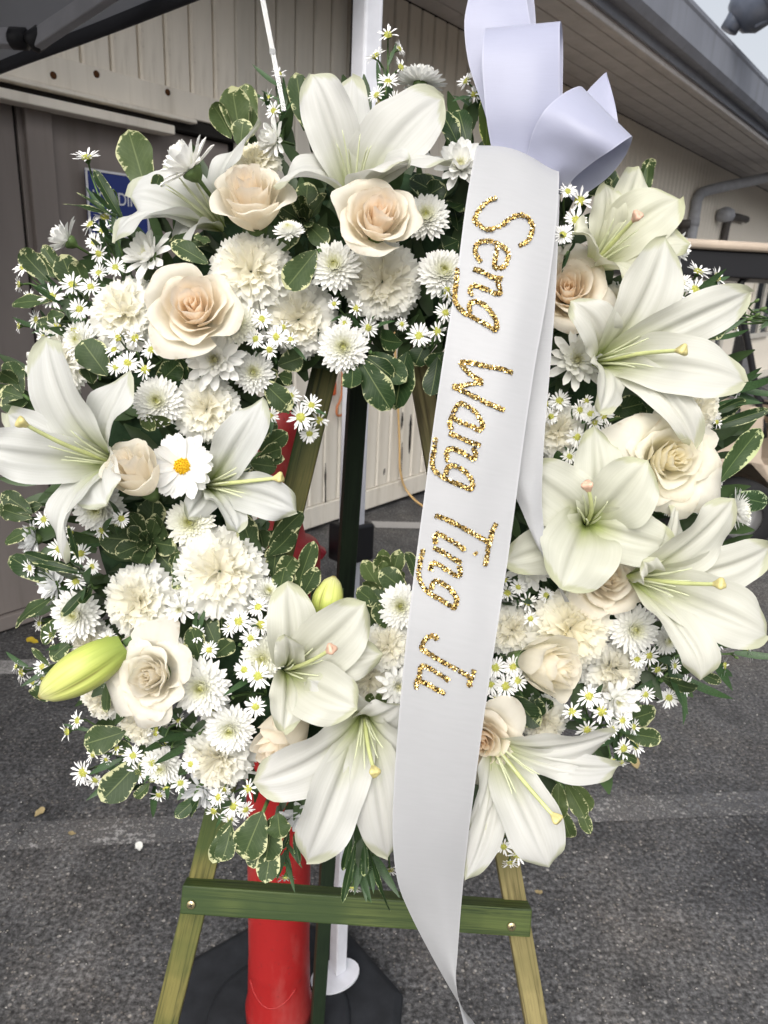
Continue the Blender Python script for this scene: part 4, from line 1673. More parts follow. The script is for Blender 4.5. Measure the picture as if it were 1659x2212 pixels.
o_ = mb.build('slab', M_RUBBER, rb, False)
bevel(o_, 0.004)
mb = MB()
mb.lathe([(0.136, 0.040), (0.136, 0.047), (0.131, 0.052), (0.122, 0.055), (0.062, 0.0555)], 48, cap=False)
mb.build('raised_ring', M_RUBBER, rb)

# ------------------------------------------------------------------ camera unit on the gutter
M_SEC = simple('grey_blue_housing', (0.085, 0.100, 0.135), 0.35, 0.5, 20, 0.15)
cw_a, cw_z = wall_hit(1578, 62, EAVE_O + 0.14)
cpos = WP + WD * cw_a + WN * (EAVE_O + 0.14) + Vector((0, 0, cw_z))
Mc = Matrix.Translation(cpos) @ CAMROT.to_4x4()
sec = empty('security_camera', Mc, 'dark grey-blue camera housing on the roof edge against white sky', 'camera')
dd = (cpos - CAM).dot(_F) / FPX


def C2(x, y, z=0.0):
    return Vector(((x - 1578) * dd, (62 - y) * dd, z))


mb = MB()
mb.tube([C2(1574, 66, 0.0), C2(1582, 52, 0.02), C2(1594, 40, 0.04)], [0.055 * 1.1, 0.062, 0.085], 14)
mb.build('mount', M_SEC, sec)
mb = MB()
axis_pts = [C2(1581, 52, 0.02), C2(1586, 48, 0.03), C2(1600, 40, 0.05), C2(1625, 24, 0.12), C2(1690, -16, 0.25)]
mb.tube(axis_pts, [0.04, 0.105, 0.150, 0.168, 0.168], 28)
mb.build('body', M_SEC, sec)
mb = MB()
pl = [C2(1612, 78, 0.02), C2(1602, 62, 0.02), C2(1640, 40, 0.20), C2(1668, 62, 0.2)]
mb.tube([C2(1596, 60, 0.1), C2(1615, 74, 0.10), C2(1650, 54, 0.16)], [0.03, 0.035, 0.05], 10)
mb.build('shroud', M_SEC, sec)
mb = MB()
mb.tube([C2(1622, 26, 0.125), C2(1692, -17, 0.27)], [0.172, 0.172], 28)
mb.build('hood', simple('hood_grey', (0.13, 0.145, 0.185), 0.4, 0.5), sec)
M_SILV = simple('silver_print', (0.55, 0.58, 0.64), 0.4, 0.4)
tm = text_mesh('RAI', 0.052, M_SILV)
add('lettering', tm, sec, Matrix.Translation(C2(1646, 17, 0.44)) @ Matrix.Rotation(math.radians(-28), 4, 'Z'))
for x, y in ((1597, 39), (1598, 53)):
    mb = MB()
    mb.lathe([(0.010, 0), (0.008, 0.006), (0.002, 0.008)], 8, Matrix.Translation(C2(x, y, 0.185)))
    mb.build('screw', M_SILV, sec)

# ------------------------------------------------------------------ golf cart at the right
M_CARTB = simple('beige_cart_plastic', (0.46, 0.38, 0.30), 0.42, 0.45, 6, 0.15)
M_SEATT = simple('tan_vinyl', (0.36, 0.27, 0.19), 0.5, 0.4, 10, 0.2)
M_TYRE = simple('tyre_rubber', (0.014, 0.014, 0.015), 0.8, 0.3, 60, 0.3)
M_ALU = simple('cart_alu', (0.5, 0.5, 0.5), 0.35, 0.5, 0, metal=0.8)
M_CLEAR = simple('smoked_windshield', (0.05, 0.05, 0.055), 0.06, 0.8)
cw = ground(1655, 1196)
ax = Vector((0.985, 0.17, 0)).normalized()
ay = Vector((-ax.y, ax.x, 0))
CM = Matrix.Translation(cw - ax * 0.75) @ Matrix((ax, ay, Vector((0, 0, 0.92)))).transposed().to_4x4()
cart = empty('golf_cart', CM, 'beige golf cart with roof and steering wheel parked at the right edge', 'golf cart')


def cbox(name, x0, x1, y0, y1, z0, z1, mat, bev=0.02, parent=None, M=None):
    mb = MB()
    mb.box((0, 0, 0), (x1 - x0, y1 - y0, z1 - z0))
    o = mb.build(name, mat, parent or cart, False, Matrix.Translation(((x0 + x1) / 2, (y0 + y1) / 2, (z0 + z1) / 2)) @ (M or Matrix.Identity(4)))
    bevel(o, bev, 3)
    return o


rf = cbox('roof', -0.15, 2.15, -0.05, 1.20, 1.735, 1.785, M_CARTB, 0.022)
cbox('roof_lip', -0.12, 2.12, -0.02, 1.17, 1.60, 1.733, M_BLACKP, 0.01, rf, None).matrix_local = Matrix.Translation((0, 0, -0.0935))
for y in (0.04, 1.11):
    mb = MB()
    mb.tube([Vector(p) for p in crom([(0.62, y, 0.72), (0.46, y, 1.15), (0.32, y, 1.52), (0.36, y, 1.62), (0.5, y, 1.66)], 18)], 0.018, 8)
    mb.build('strut', M_BLACKP, cart)
    mb = MB()
    mb.tube([(1.85, y, 0.72), (1.78, y, 1.62)], 0.018, 8)
    mb.build('strut', M_BLACKP, cart)
# body: side profile extruded across the width
prof = [(0.0, 0.30), (0.02, 0.52), (0.12, 0.66), (0.42, 0.74), (0.50, 0.90), (0.58, 0.90), (0.62, 0.60), (0.74, 0.42), (1.18, 0.40), (1.22, 0.60), (2.10, 0.66), (2.25, 0.60), (2.28, 0.36), (2.10, 0.30),
        (2.06, 0.42), (1.95, 0.52), (1.80, 0.53), (1.66, 0.44), (1.62, 0.30), (0.86, 0.26), (0.84, 0.42), (0.72, 0.53), (0.55, 0.56), (0.38, 0.52), (0.28, 0.40), (0.26, 0.28)]
mb = MB()
mb.prism(prof[::-1], 0.0, 1.12, Matrix(((1, 0, 0, 0), (0, 0, 1, 0.02), (0, 1, 0, 0), (0, 0, 0, 1))))
o_ = mb.build('body', M_CARTB, cart, False)
bevel(o_, 0.015, 2)
cbox('seat', 1.12, 1.62, 0.08, 1.08, 0.66, 0.78, M_SEATT, 0.05)
cbox('backrest', 1.62, 1.74, 0.08, 1.08, 0.80, 1.16, M_SEATT, 0.05)
cbox('dashboard', 0.44, 0.58, 0.08, 1.08, 0.78, 0.88, M_BLACKP, 0.03)
sw_ = empty('steering_wheel')
sw_.parent = cart
sw_.matrix_local = Matrix.Translation((0.74, 0.30, 0.90)) @ Matrix.Rotation(math.radians(40), 4, 'Y')
mb = MB()
ring = [Vector((0.18 * math.cos(t), 0.18 * math.sin(t), 0)) for t in [2 * math.pi * i / 32 for i in range(33)]]
mb.tube(ring, 0.015, 8, cap=False)
mb.build('rim', M_BLACKP, sw_)
mb = MB()
for t in (0.5, 2.6, 4.7):
    mb.tube([(0, 0, -0.02), (0.18 * math.cos(t), 0.18 * math.sin(t), 0)], 0.010, 6)
mb.tube([(0, 0, 0.01), (0, 0, -0.30)], 0.022, 8)
mb.build('column', M_BLACKP, sw_)
mb = MB()
rows = [[(0.60, y, 0.92), (0.44, y, 1.30), (0.34, y, 1.58)] for y in (0.10, 1.04)]
mb.grid(np.array(rows))
o_ = mb.build('windshield', M_CLEAR, cart)
k = NT('clear_windshield')
k.base((0.9, 0.9, 0.9))
k.rough(0.05)
k.b.inputs['Transmission Weight'].default_value = 1.0
k.b.inputs['IOR'].default_value = 1.05
o_.data.materials.clear()
o_.data.materials.append(k.m)
for x in (0.55, 1.83):
    for y, sgn in ((0.0, -1), (1.16, 1)):
        wh = empty('wheel')
        wh.parent = cart
        wh.matrix_local = Matrix.Translation((x, y + 0.06 * -sgn * 1.0, 0.23)) @ Matrix.Rotation(math.pi / 2, 4, 'X')
        mb = MB()
        mb.lathe([(0.12, -0.08), (0.20, -0.09), (0.228, -0.06), (0.23, 0.0), (0.228, 0.06), (0.20, 0.09), (0.12, 0.08)], 32, cap=False)
        mb.build('tyre', M_TYRE, wh)
        mb = MB()
        mb.lathe([(0.001, 0.03 * 1), (0.05, 0.05), (0.09, 0.03), (0.125, 0.07), (0.125, -0.07), (0.09, -0.03), (0.05, -0.05), (0.001, -0.03)], 24, cap=False)
        mb.build('rim', M_ALU, wh)
# blue notice on the wall beyond the cart
na, nz_ = wall_hit(1597, 615, 0.004)
nt = MB()
nt.box((0, 0, 0), (0.24, 0.006, 0.62))
o_ = nt.build('wall_notice', M_SIGNB, None, False, WM @ Matrix.Translation((na, 0.004, nz_ - 0.05)))
tag(o_, 'narrow blue notice on the cream wall beyond the golf cart', 'notice')

# ------------------------------------------------------------------ small litter on the asphalt
M_LITW = simple('pale_petal_litter', (0.70, 0.70, 0.66), 0.7, 0.2)
M_LITB = simple('dry_leaf_litter', (0.34, 0.27, 0.14), 0.8, 0.2)
M_LITY = simple('yellow_leaf_litter', (0.62, 0.45, 0.04), 0.7, 0.2)
for (x, y, s, m, nm, lab) in ((302, 1842, 0.030, M_LITW, 'fallen_petal', 'white petal lying on the asphalt left of the easel leg'),
                              (83, 1391, 0.055, M_LITY, 'fallen_leaf', 'yellow leaf lying on the asphalt beyond the pale bud'),
                              (1376, 1664, 0.050, M_LITB, 'fallen_leaf', 'dry tan leaf lying on the asphalt right of the wreath'),
                              (75, 1768, 0.035, M_LITB, 'fallen_leaf', 'curled brownish leaf scrap at left on the faded line'),
                              (165, 1805, 0.022, M_LITB, 'fallen_leaf', 'small orange-brown scrap just below the faded line at left'),
                              (1154, 1928, 0.022, M_LITB, 'fallen_leaf', 'tiny tan scrap at the right end of the green crossbar')):
    p = ground(x, y)
    ob = add(nm, leaf_mesh(nm, int(x), m, 0.8, 0.15, 0.3), None, Matrix.Translation((p.x, p.y, 0.006)) @ Matrix.Rotation(x, 4, 'Z') @ Matrix.Diagonal((s * 0.6, s, s * 0.6, 1)))
    tag(ob, lab, 'litter')
# loose grit: far too many to count
mb = MB()
g = random.Random(5)
for i in range(2600):
    y = g.uniform(1250, 2300)
    x = g.uniform(-60, 1720)
    p = ground(x, y)
    s = g.uniform(0.0008, 0.0024) * g.choice((1, 1, 1, 1.5))
    th = g.uniform(0, 6.3)
    t = g.random()
    V = []
    for a_, b_, c_ in ((1, 0, 0), (-0.5, 0.8, 0), (-0.6, -0.7, 0), (0.1, 0.1, 0.9)):
        V.append((p.x + s * (a_ * math.cos(th) - b_ * math.sin(th)) * g.uniform(0.7, 1.4), p.y + s * (a_ * math.sin(th) + b_ * math.cos(th)), 0.0055 + s * c_))
    mb.put(V, [(0, 1, 3), (1, 2, 3), (2, 0, 3)], t=t)
kg = NT('loose_grit')
_at = kg.n('ShaderNodeAttribute', attribute_name='t')
kg.base(kg.ramp(_at.outputs['Fac'], [(0, (0.10, 0.09, 0.08)), (0.6, (0.26, 0.24, 0.21)), (0.95, (0.45, 0.43, 0.40)), (1.0, (0.6, 0.58, 0.55))]))
kg.rough(0.8)
o_ = mb.build('loose_grit', kg.m, None, False)
tag(o_, 'pale grit scattered over the asphalt', 'grit', None, 'stuff')
# ------------------------------------------------------------------ easel
def mat_wood(name, c1, c2, stain):
    k = NT(name)
    u, v = k.uv()
    vec = k.comb(k.math('MULTIPLY', u, 90.0), k.math('MULTIPLY', v, 3.0), 0.0)
    co = k.mapping(k.coord('Object'), (170, 170, 5))
    g1 = k.noise(co, 1.0, 4, 0.65, 1.2)
    g2 = k.noise(k.mapping(k.coord('Object'), (1, 1, 1)), 9, 3)
    c = k.ramp(g1, [(0.35, c2), (0.5, c1), (0.62, tuple(min(1, x * 1.25) for x in c1)), (0.72, c2)])
    c = k.mix(k.ramp(g2, [(0.40, 0.0), (0.60, 0.85)]), c, stain)
    k.base(c)
    k.rough(0.62, 0.35)
    k.bump(g1, 0.35, 0.0008)
    return k.m


M_WOOD1 = mat_wood('green_stained_wood', (0.145, 0.130, 0.040), (0.040, 0.042, 0.014), (0.038, 0.066, 0.016))
M_WOODR = mat_wood('yellow_green_wood', (0.22, 0.185, 0.08), (0.07, 0.056, 0.022), (0.125, 0.112, 0.042))
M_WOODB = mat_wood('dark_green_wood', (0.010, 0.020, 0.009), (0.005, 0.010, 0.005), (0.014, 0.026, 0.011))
M_WOODC = mat_wood('crossbar_green_wood', (0.062, 0.085, 0.022), (0.012, 0.026, 0.006), (0.024, 0.046, 0.011))
M_BRASS = simple('brass_screw', (0.50, 0.42, 0.24), 0.35, 0.5, 200, 0.3, metal=0.9)

pl = W(690, 850, 0.755)
plb = W(410, 2000, 0.815)
pr = W(920, 860, 0.765)
prb = W(1112, 1950, 0.82)


def to_ground(p, q):
    d = (q - p)
    return p + d * (-p.z / d.z)


def wood_obj(name, p0, p1, w, th, up, mat, parent, Minv):
    """bar as a mesh whose own Z runs along the grain"""
    d = (p1 - p0)
    L = d.length
    d.normalize()
    u = (up - d * up.dot(d)).normalized()
    s = u.cross(d)
    M = Matrix((s, u, d)).transposed().to_4x4()
    M.translation = (p0 + p1) / 2
    mb = MB()
    mb.box((0, 0, 0), (w, th, L))
    o = mb.build(name, mat, parent, False, Minv @ M)
    bevel(o, 0.0016, 2)
    return o


foot = to_ground(pl, plb)
EM = Matrix.Translation(Vector((0.0, foot.y, 0.0)))
easel = empty('wooden_easel', EM, 'three-legged easel of green stained wood holding up the wreath', 'easel')
EI = EM.inverted()
topl = pl + (pl - plb) * 0.50
topr = pr + (pr - prb) * 0.51
o = wood_obj('leg', topl, foot, 0.0265, 0.017, -_F + UU * 0.2 + RR * 0.12, M_WOOD1, easel, EI)
o['label'] = 'left front leg, green over yellow wood'
o = wood_obj('leg', topr, to_ground(pr, prb), 0.0250, 0.017, -_F + UU * 0.2, M_WOODR, easel, EI)
o['label'] = 'right front leg, yellowish ribbed wood'
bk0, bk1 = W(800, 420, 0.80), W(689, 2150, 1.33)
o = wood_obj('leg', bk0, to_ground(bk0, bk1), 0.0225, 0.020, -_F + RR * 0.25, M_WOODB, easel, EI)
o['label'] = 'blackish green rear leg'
cb0, cb1 = W(396, 1933, 0.792), W(1143, 1984, 0.803)
ctop = Vector((0, 0, 1)) * 0.86 + Vector((0, -1, 0)) * 0.35
o = wood_obj('crossbar', cb0, cb1, 0.030, 0.022, Vector((0, -0.94, 0.34)), M_WOODC, easel, EI)
cbn = Vector((0, -0.94, 0.34)).normalized()
for (x, y) in ((418, 1943), (1107, 1990)):
    p = W(x, y, 0.79)
    t_ = (p - cb0).dot((cb1 - cb0).normalized())
    base_ = cb0 + (cb1 - cb0).normalized() * t_
    ct = (cb1 - cb0).normalized()
    up_ = cbn.cross(ct)
    if up_.z < 0:
        up_ = -up_
    sp = base_ + cbn * 0.0112 - up_ * 0.004
    Ms = EI @ Matrix.Translation(sp) @ cbn.to_track_quat('Z', 'Y').to_matrix().to_4x4()
    mb = MB()
    mb.lathe([(0.0046, 0.0), (0.0046, 0.0012), (0.0040, 0.0018), (0.0001, 0.0022)], 18)
    s_ = mb.build('screw', M_BRASS, easel, True, Ms)
    mb = MB()
    for r_ in (0.4, 0.4 + math.pi / 2):
        mb.box((0, 0, 0.00235), (0.0044, 0.0009, 0.0005), Matrix.Rotation(r_, 4, 'Z'))
    mb.build('slot', M_GAP, s_, False)

# ------------------------------------------------------------------ wreath base ring
RC = W(RING_C[0], RING_C[1], 0.725)
ringM = Matrix.Translation(RC) @ CAMROT.to_4x4()
mb = MB()
rows = []
sc = 0.725 / FPX
for i in range(65):
    a = 2 * math.pi * i / 64
    row = []
    for j in range(16):
        b = 2 * math.pi * j / 16
        rr = (465 + 150 * math.cos(b)) * sc
        row.append((rr * math.cos(a) * 1.0, rr * math.sin(a) * 1.06, 0.045 * math.sin(b)))
    rows.append(row)
mb.grid(np.array(rows), wrap=True)
wr = mb.build('wreath_ring', M_FOAM, None, True, ringM)
tag(wr, 'dark green foam ring that carries all the wreath flowers', 'wreath')

# filler greenery between the blooms: nobody could count it
mb = MB()
g = random.Random(21)
for i in range(1500):
    a = g.uniform(0, 2 * math.pi)
    r = 480 + 285 * g.uniform(-1, 1) * g.uniform(0.75, 1.0)
    px, py = RING_C[0] + r * math.cos(a) * 1.0, RING_C[1] + r * math.sin(a) * 1.05
    if 690 < px < 925 and 800 < py < 1260:
        continue
    z, nn = dome(px, py)
    z += 0.035 + g.uniform(0, 0.03)
    d = Vector((math.cos(a) + g.uniform(-1, 1), -math.sin(a) + g.uniform(-1, 1), g.uniform(0.0, 0.9))).normalized()
    M = Matrix.Translation(W(px, py, z)) @ CAMROT.to_4x4() @ along((0, 0, 0), d, (g.uniform(-.6, .6), g.uniform(-.6, .6), 1))
    L = g.uniform(0.022, 0.045)
    w = L * g.uniform(0.22, 0.42)
    X = []
    for q in range(5):
        v = q / 4
        ww = w / 2 * math.sin(math.pi * (0.08 + 0.9 * v)) ** 0.8
        X.append([tuple(M @ Vector((u * ww, v * L, 0.15 * L * v * v + 0.2 * abs(u) * ww))) for u in (-1, 0, 1)])
    mb.grid(np.array(X), t=g.random())
o = mb.build('filler_foliage', M_FILL)
tag(o, 'dark green foliage packed deep between the flowers', 'foliage', None, 'stuff')


# ------------------------------------------------------------------ lilies
lily('white lily at top centre opening upward above the peach rose', (765, 376, 0.620), (0.05, 0.50, 0.86),
     [(672, 160, 30, 112, -0.04, 0.6, 0.5), (760, 166, -90, 104, 0.0, 0.0, 0.3), (958, 212, 20, 150, 0.0, -0.5, 0.55), (976, 350, 45, 92, 0.14, 0.5), (590, 402, 55, 124, 0.20, -0.5), (882, 352, 105, 112, 0.02, 0.3)],
     None, d0=0.035, seed=3)
lily('half-hidden white lily at upper left behind the peach rose', (440, 446, 0.648), (-0.45, 0.40, 0.80),
     [(564, 264, 10, 84, 0.06, 0.5), (282, 428, 10, 128, 0.16, 0.2), (248, 526, 45, 104, 0.26, -0.3), (362, 362, -40, 96, 0.1, 0.0), (380, 540, 30, 90, 0.1, 0.0)], None, seed=5, tint=(0.97, 0.98, 1.0))
lily('large white lily cut by the left edge of the picture', (200, 992, 0.598), (-0.42, 0.05, 0.90),
     [(100, 728, 20, 142, 0.06, 0.0), (280, 800, 10, 108, 0.06, 0.2), (-35, 968, 55, 112, 0.14, 0.1), (15, 893, -40, 90, 0.1, 0.0), (142, 1218, 60, 96, 0.26, -0.35), (232, 1092, 70, 118, 0.16, 0.3)],
     (50, 914, 110), seed=7, tint=(0.98, 0.99, 1.0))
lily('white lily beside the yellow-centred daisy at the inner left rim', (470, 1046, 0.628), (0.50, 0.0, 0.86),
     [(568, 858, 20, 92, 0.05, 0.9), (641, 1106, 40, 92, 0.12, -0.3), (512, 1150, 70, 74, 0.14, 0.5), (405, 1120, 10, 70, 0.1, 0.0)], (600, 1033, 60), seed=9, tint=(0.95, 0.965, 0.98))
lily('greenish white lily at inner bottom below the dark rear leg', (628, 1452, 0.612), (0.25, 0.10, 0.95),
     [(620, 1256, -10, 112, 0.06, 0.0), (790, 1300, 30, 132, 0.06, 0.1), (828, 1412, 10, 100, 0.08, 0.0), (772, 1530, 60, 130, 0.06, -0.15), (612, 1580, 55, 84, 0.18, 0.2), (614, 1370, 95, 62, 0.0, 0.5)],
     (713, 1404, 95), tint=(1.0, 1.0, 0.93), pink=True, seed=11)
lily('largest white lily hanging at bottom centre beside the streamer', (787, 1580, 0.612), (0.04, -0.30, 0.94),
     [(664, 1466, 30, 122, 0.06, 0.2), (545, 1690, 70, 128, 0.10, -0.2), (662, 1862, 40, 124, 0.12, 0.0), (838, 1852, -14, 122, 0.10, 0.1), (905, 1660, -5, 110, 0.08, 0.0), (866, 1520, 30, 96, 0.05, -0.2)],
     (808, 1664, 85), seed=13)
lily('white lily at lower right with a long curved pistil', (1086, 1636, 0.606), (0.22, -0.25, 0.94),
     [(1332, 1580, 20, 104, 0.10, -0.3), (1336, 1655, -10, 66, 0.16, 0.5), (1186, 1874, 50, 122, 0.10, 0.0), (1014, 1790, 25, 92, 0.14, 0.3), (1004, 1902, 10, 70, 0.10, -0.5)],
     (1199, 1766, 100), seed=15)
lily('big white lily at right with drooping lower petals', (1326, 768, 0.602), (0.30, 0.02, 0.95),
     [(1438, 512, 30, 128, 0.05, 0.15), (1620, 632, 40, 100, 0.10, -0.25), (1608, 826, 60, 126, 0.10, 0.0), (1294, 892, 60, 96, 0.16, 0.25), (1500, 968, 25, 84, 0.22, -0.4), (1232, 650, 40, 96, 0.20, 0.3)],
     (1470, 757, 120), seed=17, tint=(1.0, 1.0, 0.96))
lily('pale yellow-green lily with pink stigma at upper right below the bow', (1306, 542, 0.622), (0.22, 0.25, 0.92),
     [(1380, 358, 0, 92, 0.05, 0.0), (1306, 396, 20, 74, 0.06, 0.3), (1468, 430, 25, 126, 0.06, 0.0), (1490, 528, 20, 92, 0.10, 0.3), (1236, 506, 90, 78, 0.22, -0.4), (1382, 612, 65, 82, 0.14, 0.2)],
     (1374, 470, 90), tint=(1.0, 1.0, 0.86), pink=True, seed=19)
lily('open lily facing front beside the streamer fold at right', (1280, 1130, 0.602), (-0.02, -0.02, 1.0),
     [(1284, 920, 0, 108, 0.04, 0.0), (1400, 994, 55, 138, 0.05, 0.1), (1458, 1184, 20, 118, 0.06, 0.0), (1212, 1272, 68, 166, 0.06, 0.0), (1084, 1216, 0, 110, 0.06, 0.0), (1126, 1010, 10, 142, 0.04, 0.0)],
     (1270, 1052, 80), tint=(0.97, 0.98, 0.88), pink=True, seed=21, d0=0.02)
lily('lily at the right edge with one long drooping petal', (1412, 1258, 0.596), (0.42, -0.08, 0.90),
     [(1584, 1076, 40, 116, 0.05, 0.1), (1664, 1180, -10, 104, 0.06, 0.0), (1656, 1372, 55, 128, 0.10, 0.0), (1512, 1470, 70, 88, 0.22, -0.45), (1388, 1212, 70, 58, 0.20, 0.6), (1464, 1078, -20, 64, 0.04, 0.0)],
     (1552, 1262, 110), seed=23, tint=(1.0, 1.0, 0.94))

lily_bud('fat closed yellow-green lily bud pointing out at lower left', (268, 1392), (84, 1506), 92, 0.612, -0.02)
lily_bud('small closed lily bud peeking up inside the wreath hole', (700, 1335), (722, 1244), 66, 0.655, 0.0)

# ------------------------------------------------------------------ roses
PEACH, CREAM = (0.98, 0.82, 0.65), (0.86, 0.80, 0.66)
rose('largest peach-hearted rose at upper left of the wreath', (418, 662, 0.592), 122, (0.10, 0.10, 1), 0.3, PEACH, (0.95, 0.905, 0.80), 0.75, 26, 1)
rose('peach rose at the top left tucked under the lily', (538, 420, 0.606), 98, (-0.04, 0.42, 0.9), 1.2, (0.98, 0.86, 0.71), (0.95, 0.905, 0.80), 0.7, 25, 2, 1.2)
rose('peach rose directly below the top centre lily', (818, 464, 0.590), 110, (0.15, 0.20, 1), 2.0, (0.98, 0.82, 0.66), (0.95, 0.905, 0.80), 0.7, 28, 3, 1.1)
rose('wide open peach rose half covered by the ribbon at right', (1226, 625, 0.628), 108, (-0.25, 0.10, 1), 0.7, (0.98, 0.82, 0.64), (0.95, 0.905, 0.80), 1.15, 30, 4)
rose('small cream rosebud between left lily and daisy', (284, 1014, 0.590), 82, (-0.18, 0.52, 0.85), 0.2, (0.96, 0.88, 0.76), (0.95, 0.905, 0.80), 0.55, 21, 5, 1.35)
rose('ruffled ivory rose beside the closed lily bud', (324, 1462, 0.602), 108, (-0.12, 0.12, 1), 1.0, (0.91, 0.86, 0.74), (0.92, 0.90, 0.83), 1.15, 31, 6, 1.0, 1.7)
rose('narrow peach rosebud tipped down at lower left of centre', (604, 1598, 0.622), 84, (-0.42, -0.45, 0.75), 0.4, (0.96, 0.86, 0.74), (0.95, 0.905, 0.80), 0.35, 22, 7, 1.6)
rose('creamy yellow full rose at far right', (1450, 990, 0.598), 126, (0.12, 0.05, 1), 2.4, (0.93, 0.87, 0.64), (0.93, 0.91, 0.81), 1.2, 32, 8, 0.95, 1.6)
rose('pale peach rose under the front-facing lily at right', (1312, 1248, 0.626), 104, (0.05, 0.15, 1), 1.7, (0.96, 0.88, 0.76), (0.95, 0.905, 0.80), 0.9, 27, 9)
rose('smooth ivory rosebud turned to the right at lower right', (1194, 1440, 0.600), 92, (0.55, 0.02, 0.80), 0.9, (0.93, 0.88, 0.74), (0.93, 0.90, 0.79), 0.35, 21, 10, 1.35)
rose('peach rose mostly hidden behind the streamer at lower right', (1042, 1602, 0.616), 96, (-0.1, 0.0, 1), 0.5, (0.98, 0.83, 0.67), (0.95, 0.905, 0.80), 1.0, 26, 11)

# ------------------------------------------------------------------ carnations
CARNS = [
    ('white carnation left of the largest peach rose', 258, 668, 84, 0.0), ('white carnation right of the largest peach rose', 538, 580, 92, 0.0),
    ('white carnation at far left behind the lily tip', 112, 782, 86, 0.012), ('white carnation at inner top left beside aster heads', 646, 690, 84, 0.012),
    ('white carnation under the central peach rose', 826, 606, 86, 0.006), ('white carnation below the mum and above the daisy', 446, 884, 72, 0.0),
    ('largest white carnation at the inner left rim', 474, 1234, 102, -0.01), ('white carnation above the ivory rose at left', 292, 1304, 84, -0.004),
    ('white carnation below the small mums at lower left', 464, 1646, 82, 0.006), ('creamy carnation above the ivory rosebud at lower right', 1238, 1362, 92, -0.004),
    ('small white carnation right of the streamer at lower right', 1106, 1362, 62, 0.012), ('white carnation behind the ivory rosebud', 1332, 1450, 76, 0.018),
    ('white carnation behind the drooping petals of the right lily', 1512, 878, 66, 0.004), ('white carnation peeking out right of the yellow rose', 1522, 1030, 62, 0.022),
    ('shaded carnation deep behind the streamer fold', 1206, 930, 62, 0.02), ('white carnation behind the closed lily bud', 188, 1394, 56, 0.012),
    ('white carnation under the ruffled ivory rose', 296, 1566, 64, 0.010), ('white carnation at the outer lower left rim', 214, 1512, 56, 0.016),
    ('cream carnation peeking above the top left rose', 545, 344, 58, 0.012), ('white carnation at inner bottom left of the streamer', 838, 1392, 58, 0.006),
    ('white carnation behind the greenish lily petal', 800, 1468, 60, 0.016), ('cream carnation behind the covered peach rose', 1352, 668, 66, 0.016),
    ('white carnation beneath the lower right aster cluster', 1180, 1562, 56, 0.014)]
for i, (lab, x, y, r, dz) in enumerate(CARNS):
    tn = (1, 0.985, 0.93) if 'cream' in lab else (1, 1, 1)
    carnation(lab, x, y, r, dz - 0.014, None, tn, i)

# ------------------------------------------------------------------ chrysanthemums
spray_mum('white mum seen from the side near the top left rose', 414, 368, 80, -0.05, (-0.5, 0.6, 0.6), seed=1, closed=0.35)
spray_mum('white mum above the largest peach rose, petals to the left', 326, 556, 70, -0.004, (-0.45, 0.35, 0.8), seed=2)
spray_mum('white mum in profile at the far upper left', 150, 522, 52, 0.0, (-0.8, 0.45, 0.35), seed=3, closed=0.5)
spray_mum('big white mum right below the largest peach rose', 466, 778, 74, -0.008, (0.0, -0.1, 1), seed=4)
spray_mum('white mum beside the top centre lily near the streamer', 994, 362, 66, -0.004, (-0.1, 0.25, 1), seed=5)
spray_mum('white mum in profile left of the top centre lily', 598, 302, 50, 0.0, (-0.6, -0.1, 0.6), seed=6, closed=0.3)
spray_mum('small white mum beside the largest carnation', 389, 1316, 36, -0.012, None, seed=7, N=22)
spray_mum('white mum at right between ribbon and big lily', 1245, 780, 70, 0.0, (-0.05, 0.05, 1), seed=8, tint=(0.97, 0.97, 0.94))
spray_mum('white mum low behind the front-facing lily near the streamer', 1144, 1226, 56, 0.004, (0, -0.1, 1), seed=9)
spray_mum('white mum among asters at lower right', 1330, 1512, 58, -0.004, (0.2, -0.1, 1), seed=10)
spray_mum('shaded mum under the lower left carnation', 436, 1704, 52, 0.016, (-0.2, -0.5, 0.8), seed=11, tint=(0.95, 0.96, 1))
spray_mum('shaded mum behind the bottom lily petals', 655, 1756, 56, 0.02, (-0.1, -0.5, 0.8), seed=12, tint=(0.95, 0.96, 1))
spray_mum('white mum at far left under the lily petals', 122, 1262, 54, 0.012, (-0.6, -0.1, 0.7), seed=13, tint=(0.96, 0.97, 1))
spray_mum('white mum squeezed left of the streamer at bottom', 858, 1482, 52, -0.004, (0.3, 0.1, 1), seed=14)
spray_mum('white mum peeking right of the yellow-green lily', 1456, 540, 46, 0.012, (0.7, 0.1, 0.6), seed=15)
spray_mum('white mum at far left beside the drooping lily petal', 78, 1164, 50, 0.02, (-0.7, 0, 0.6), seed=16, tint=(0.96, 0.97, 1))

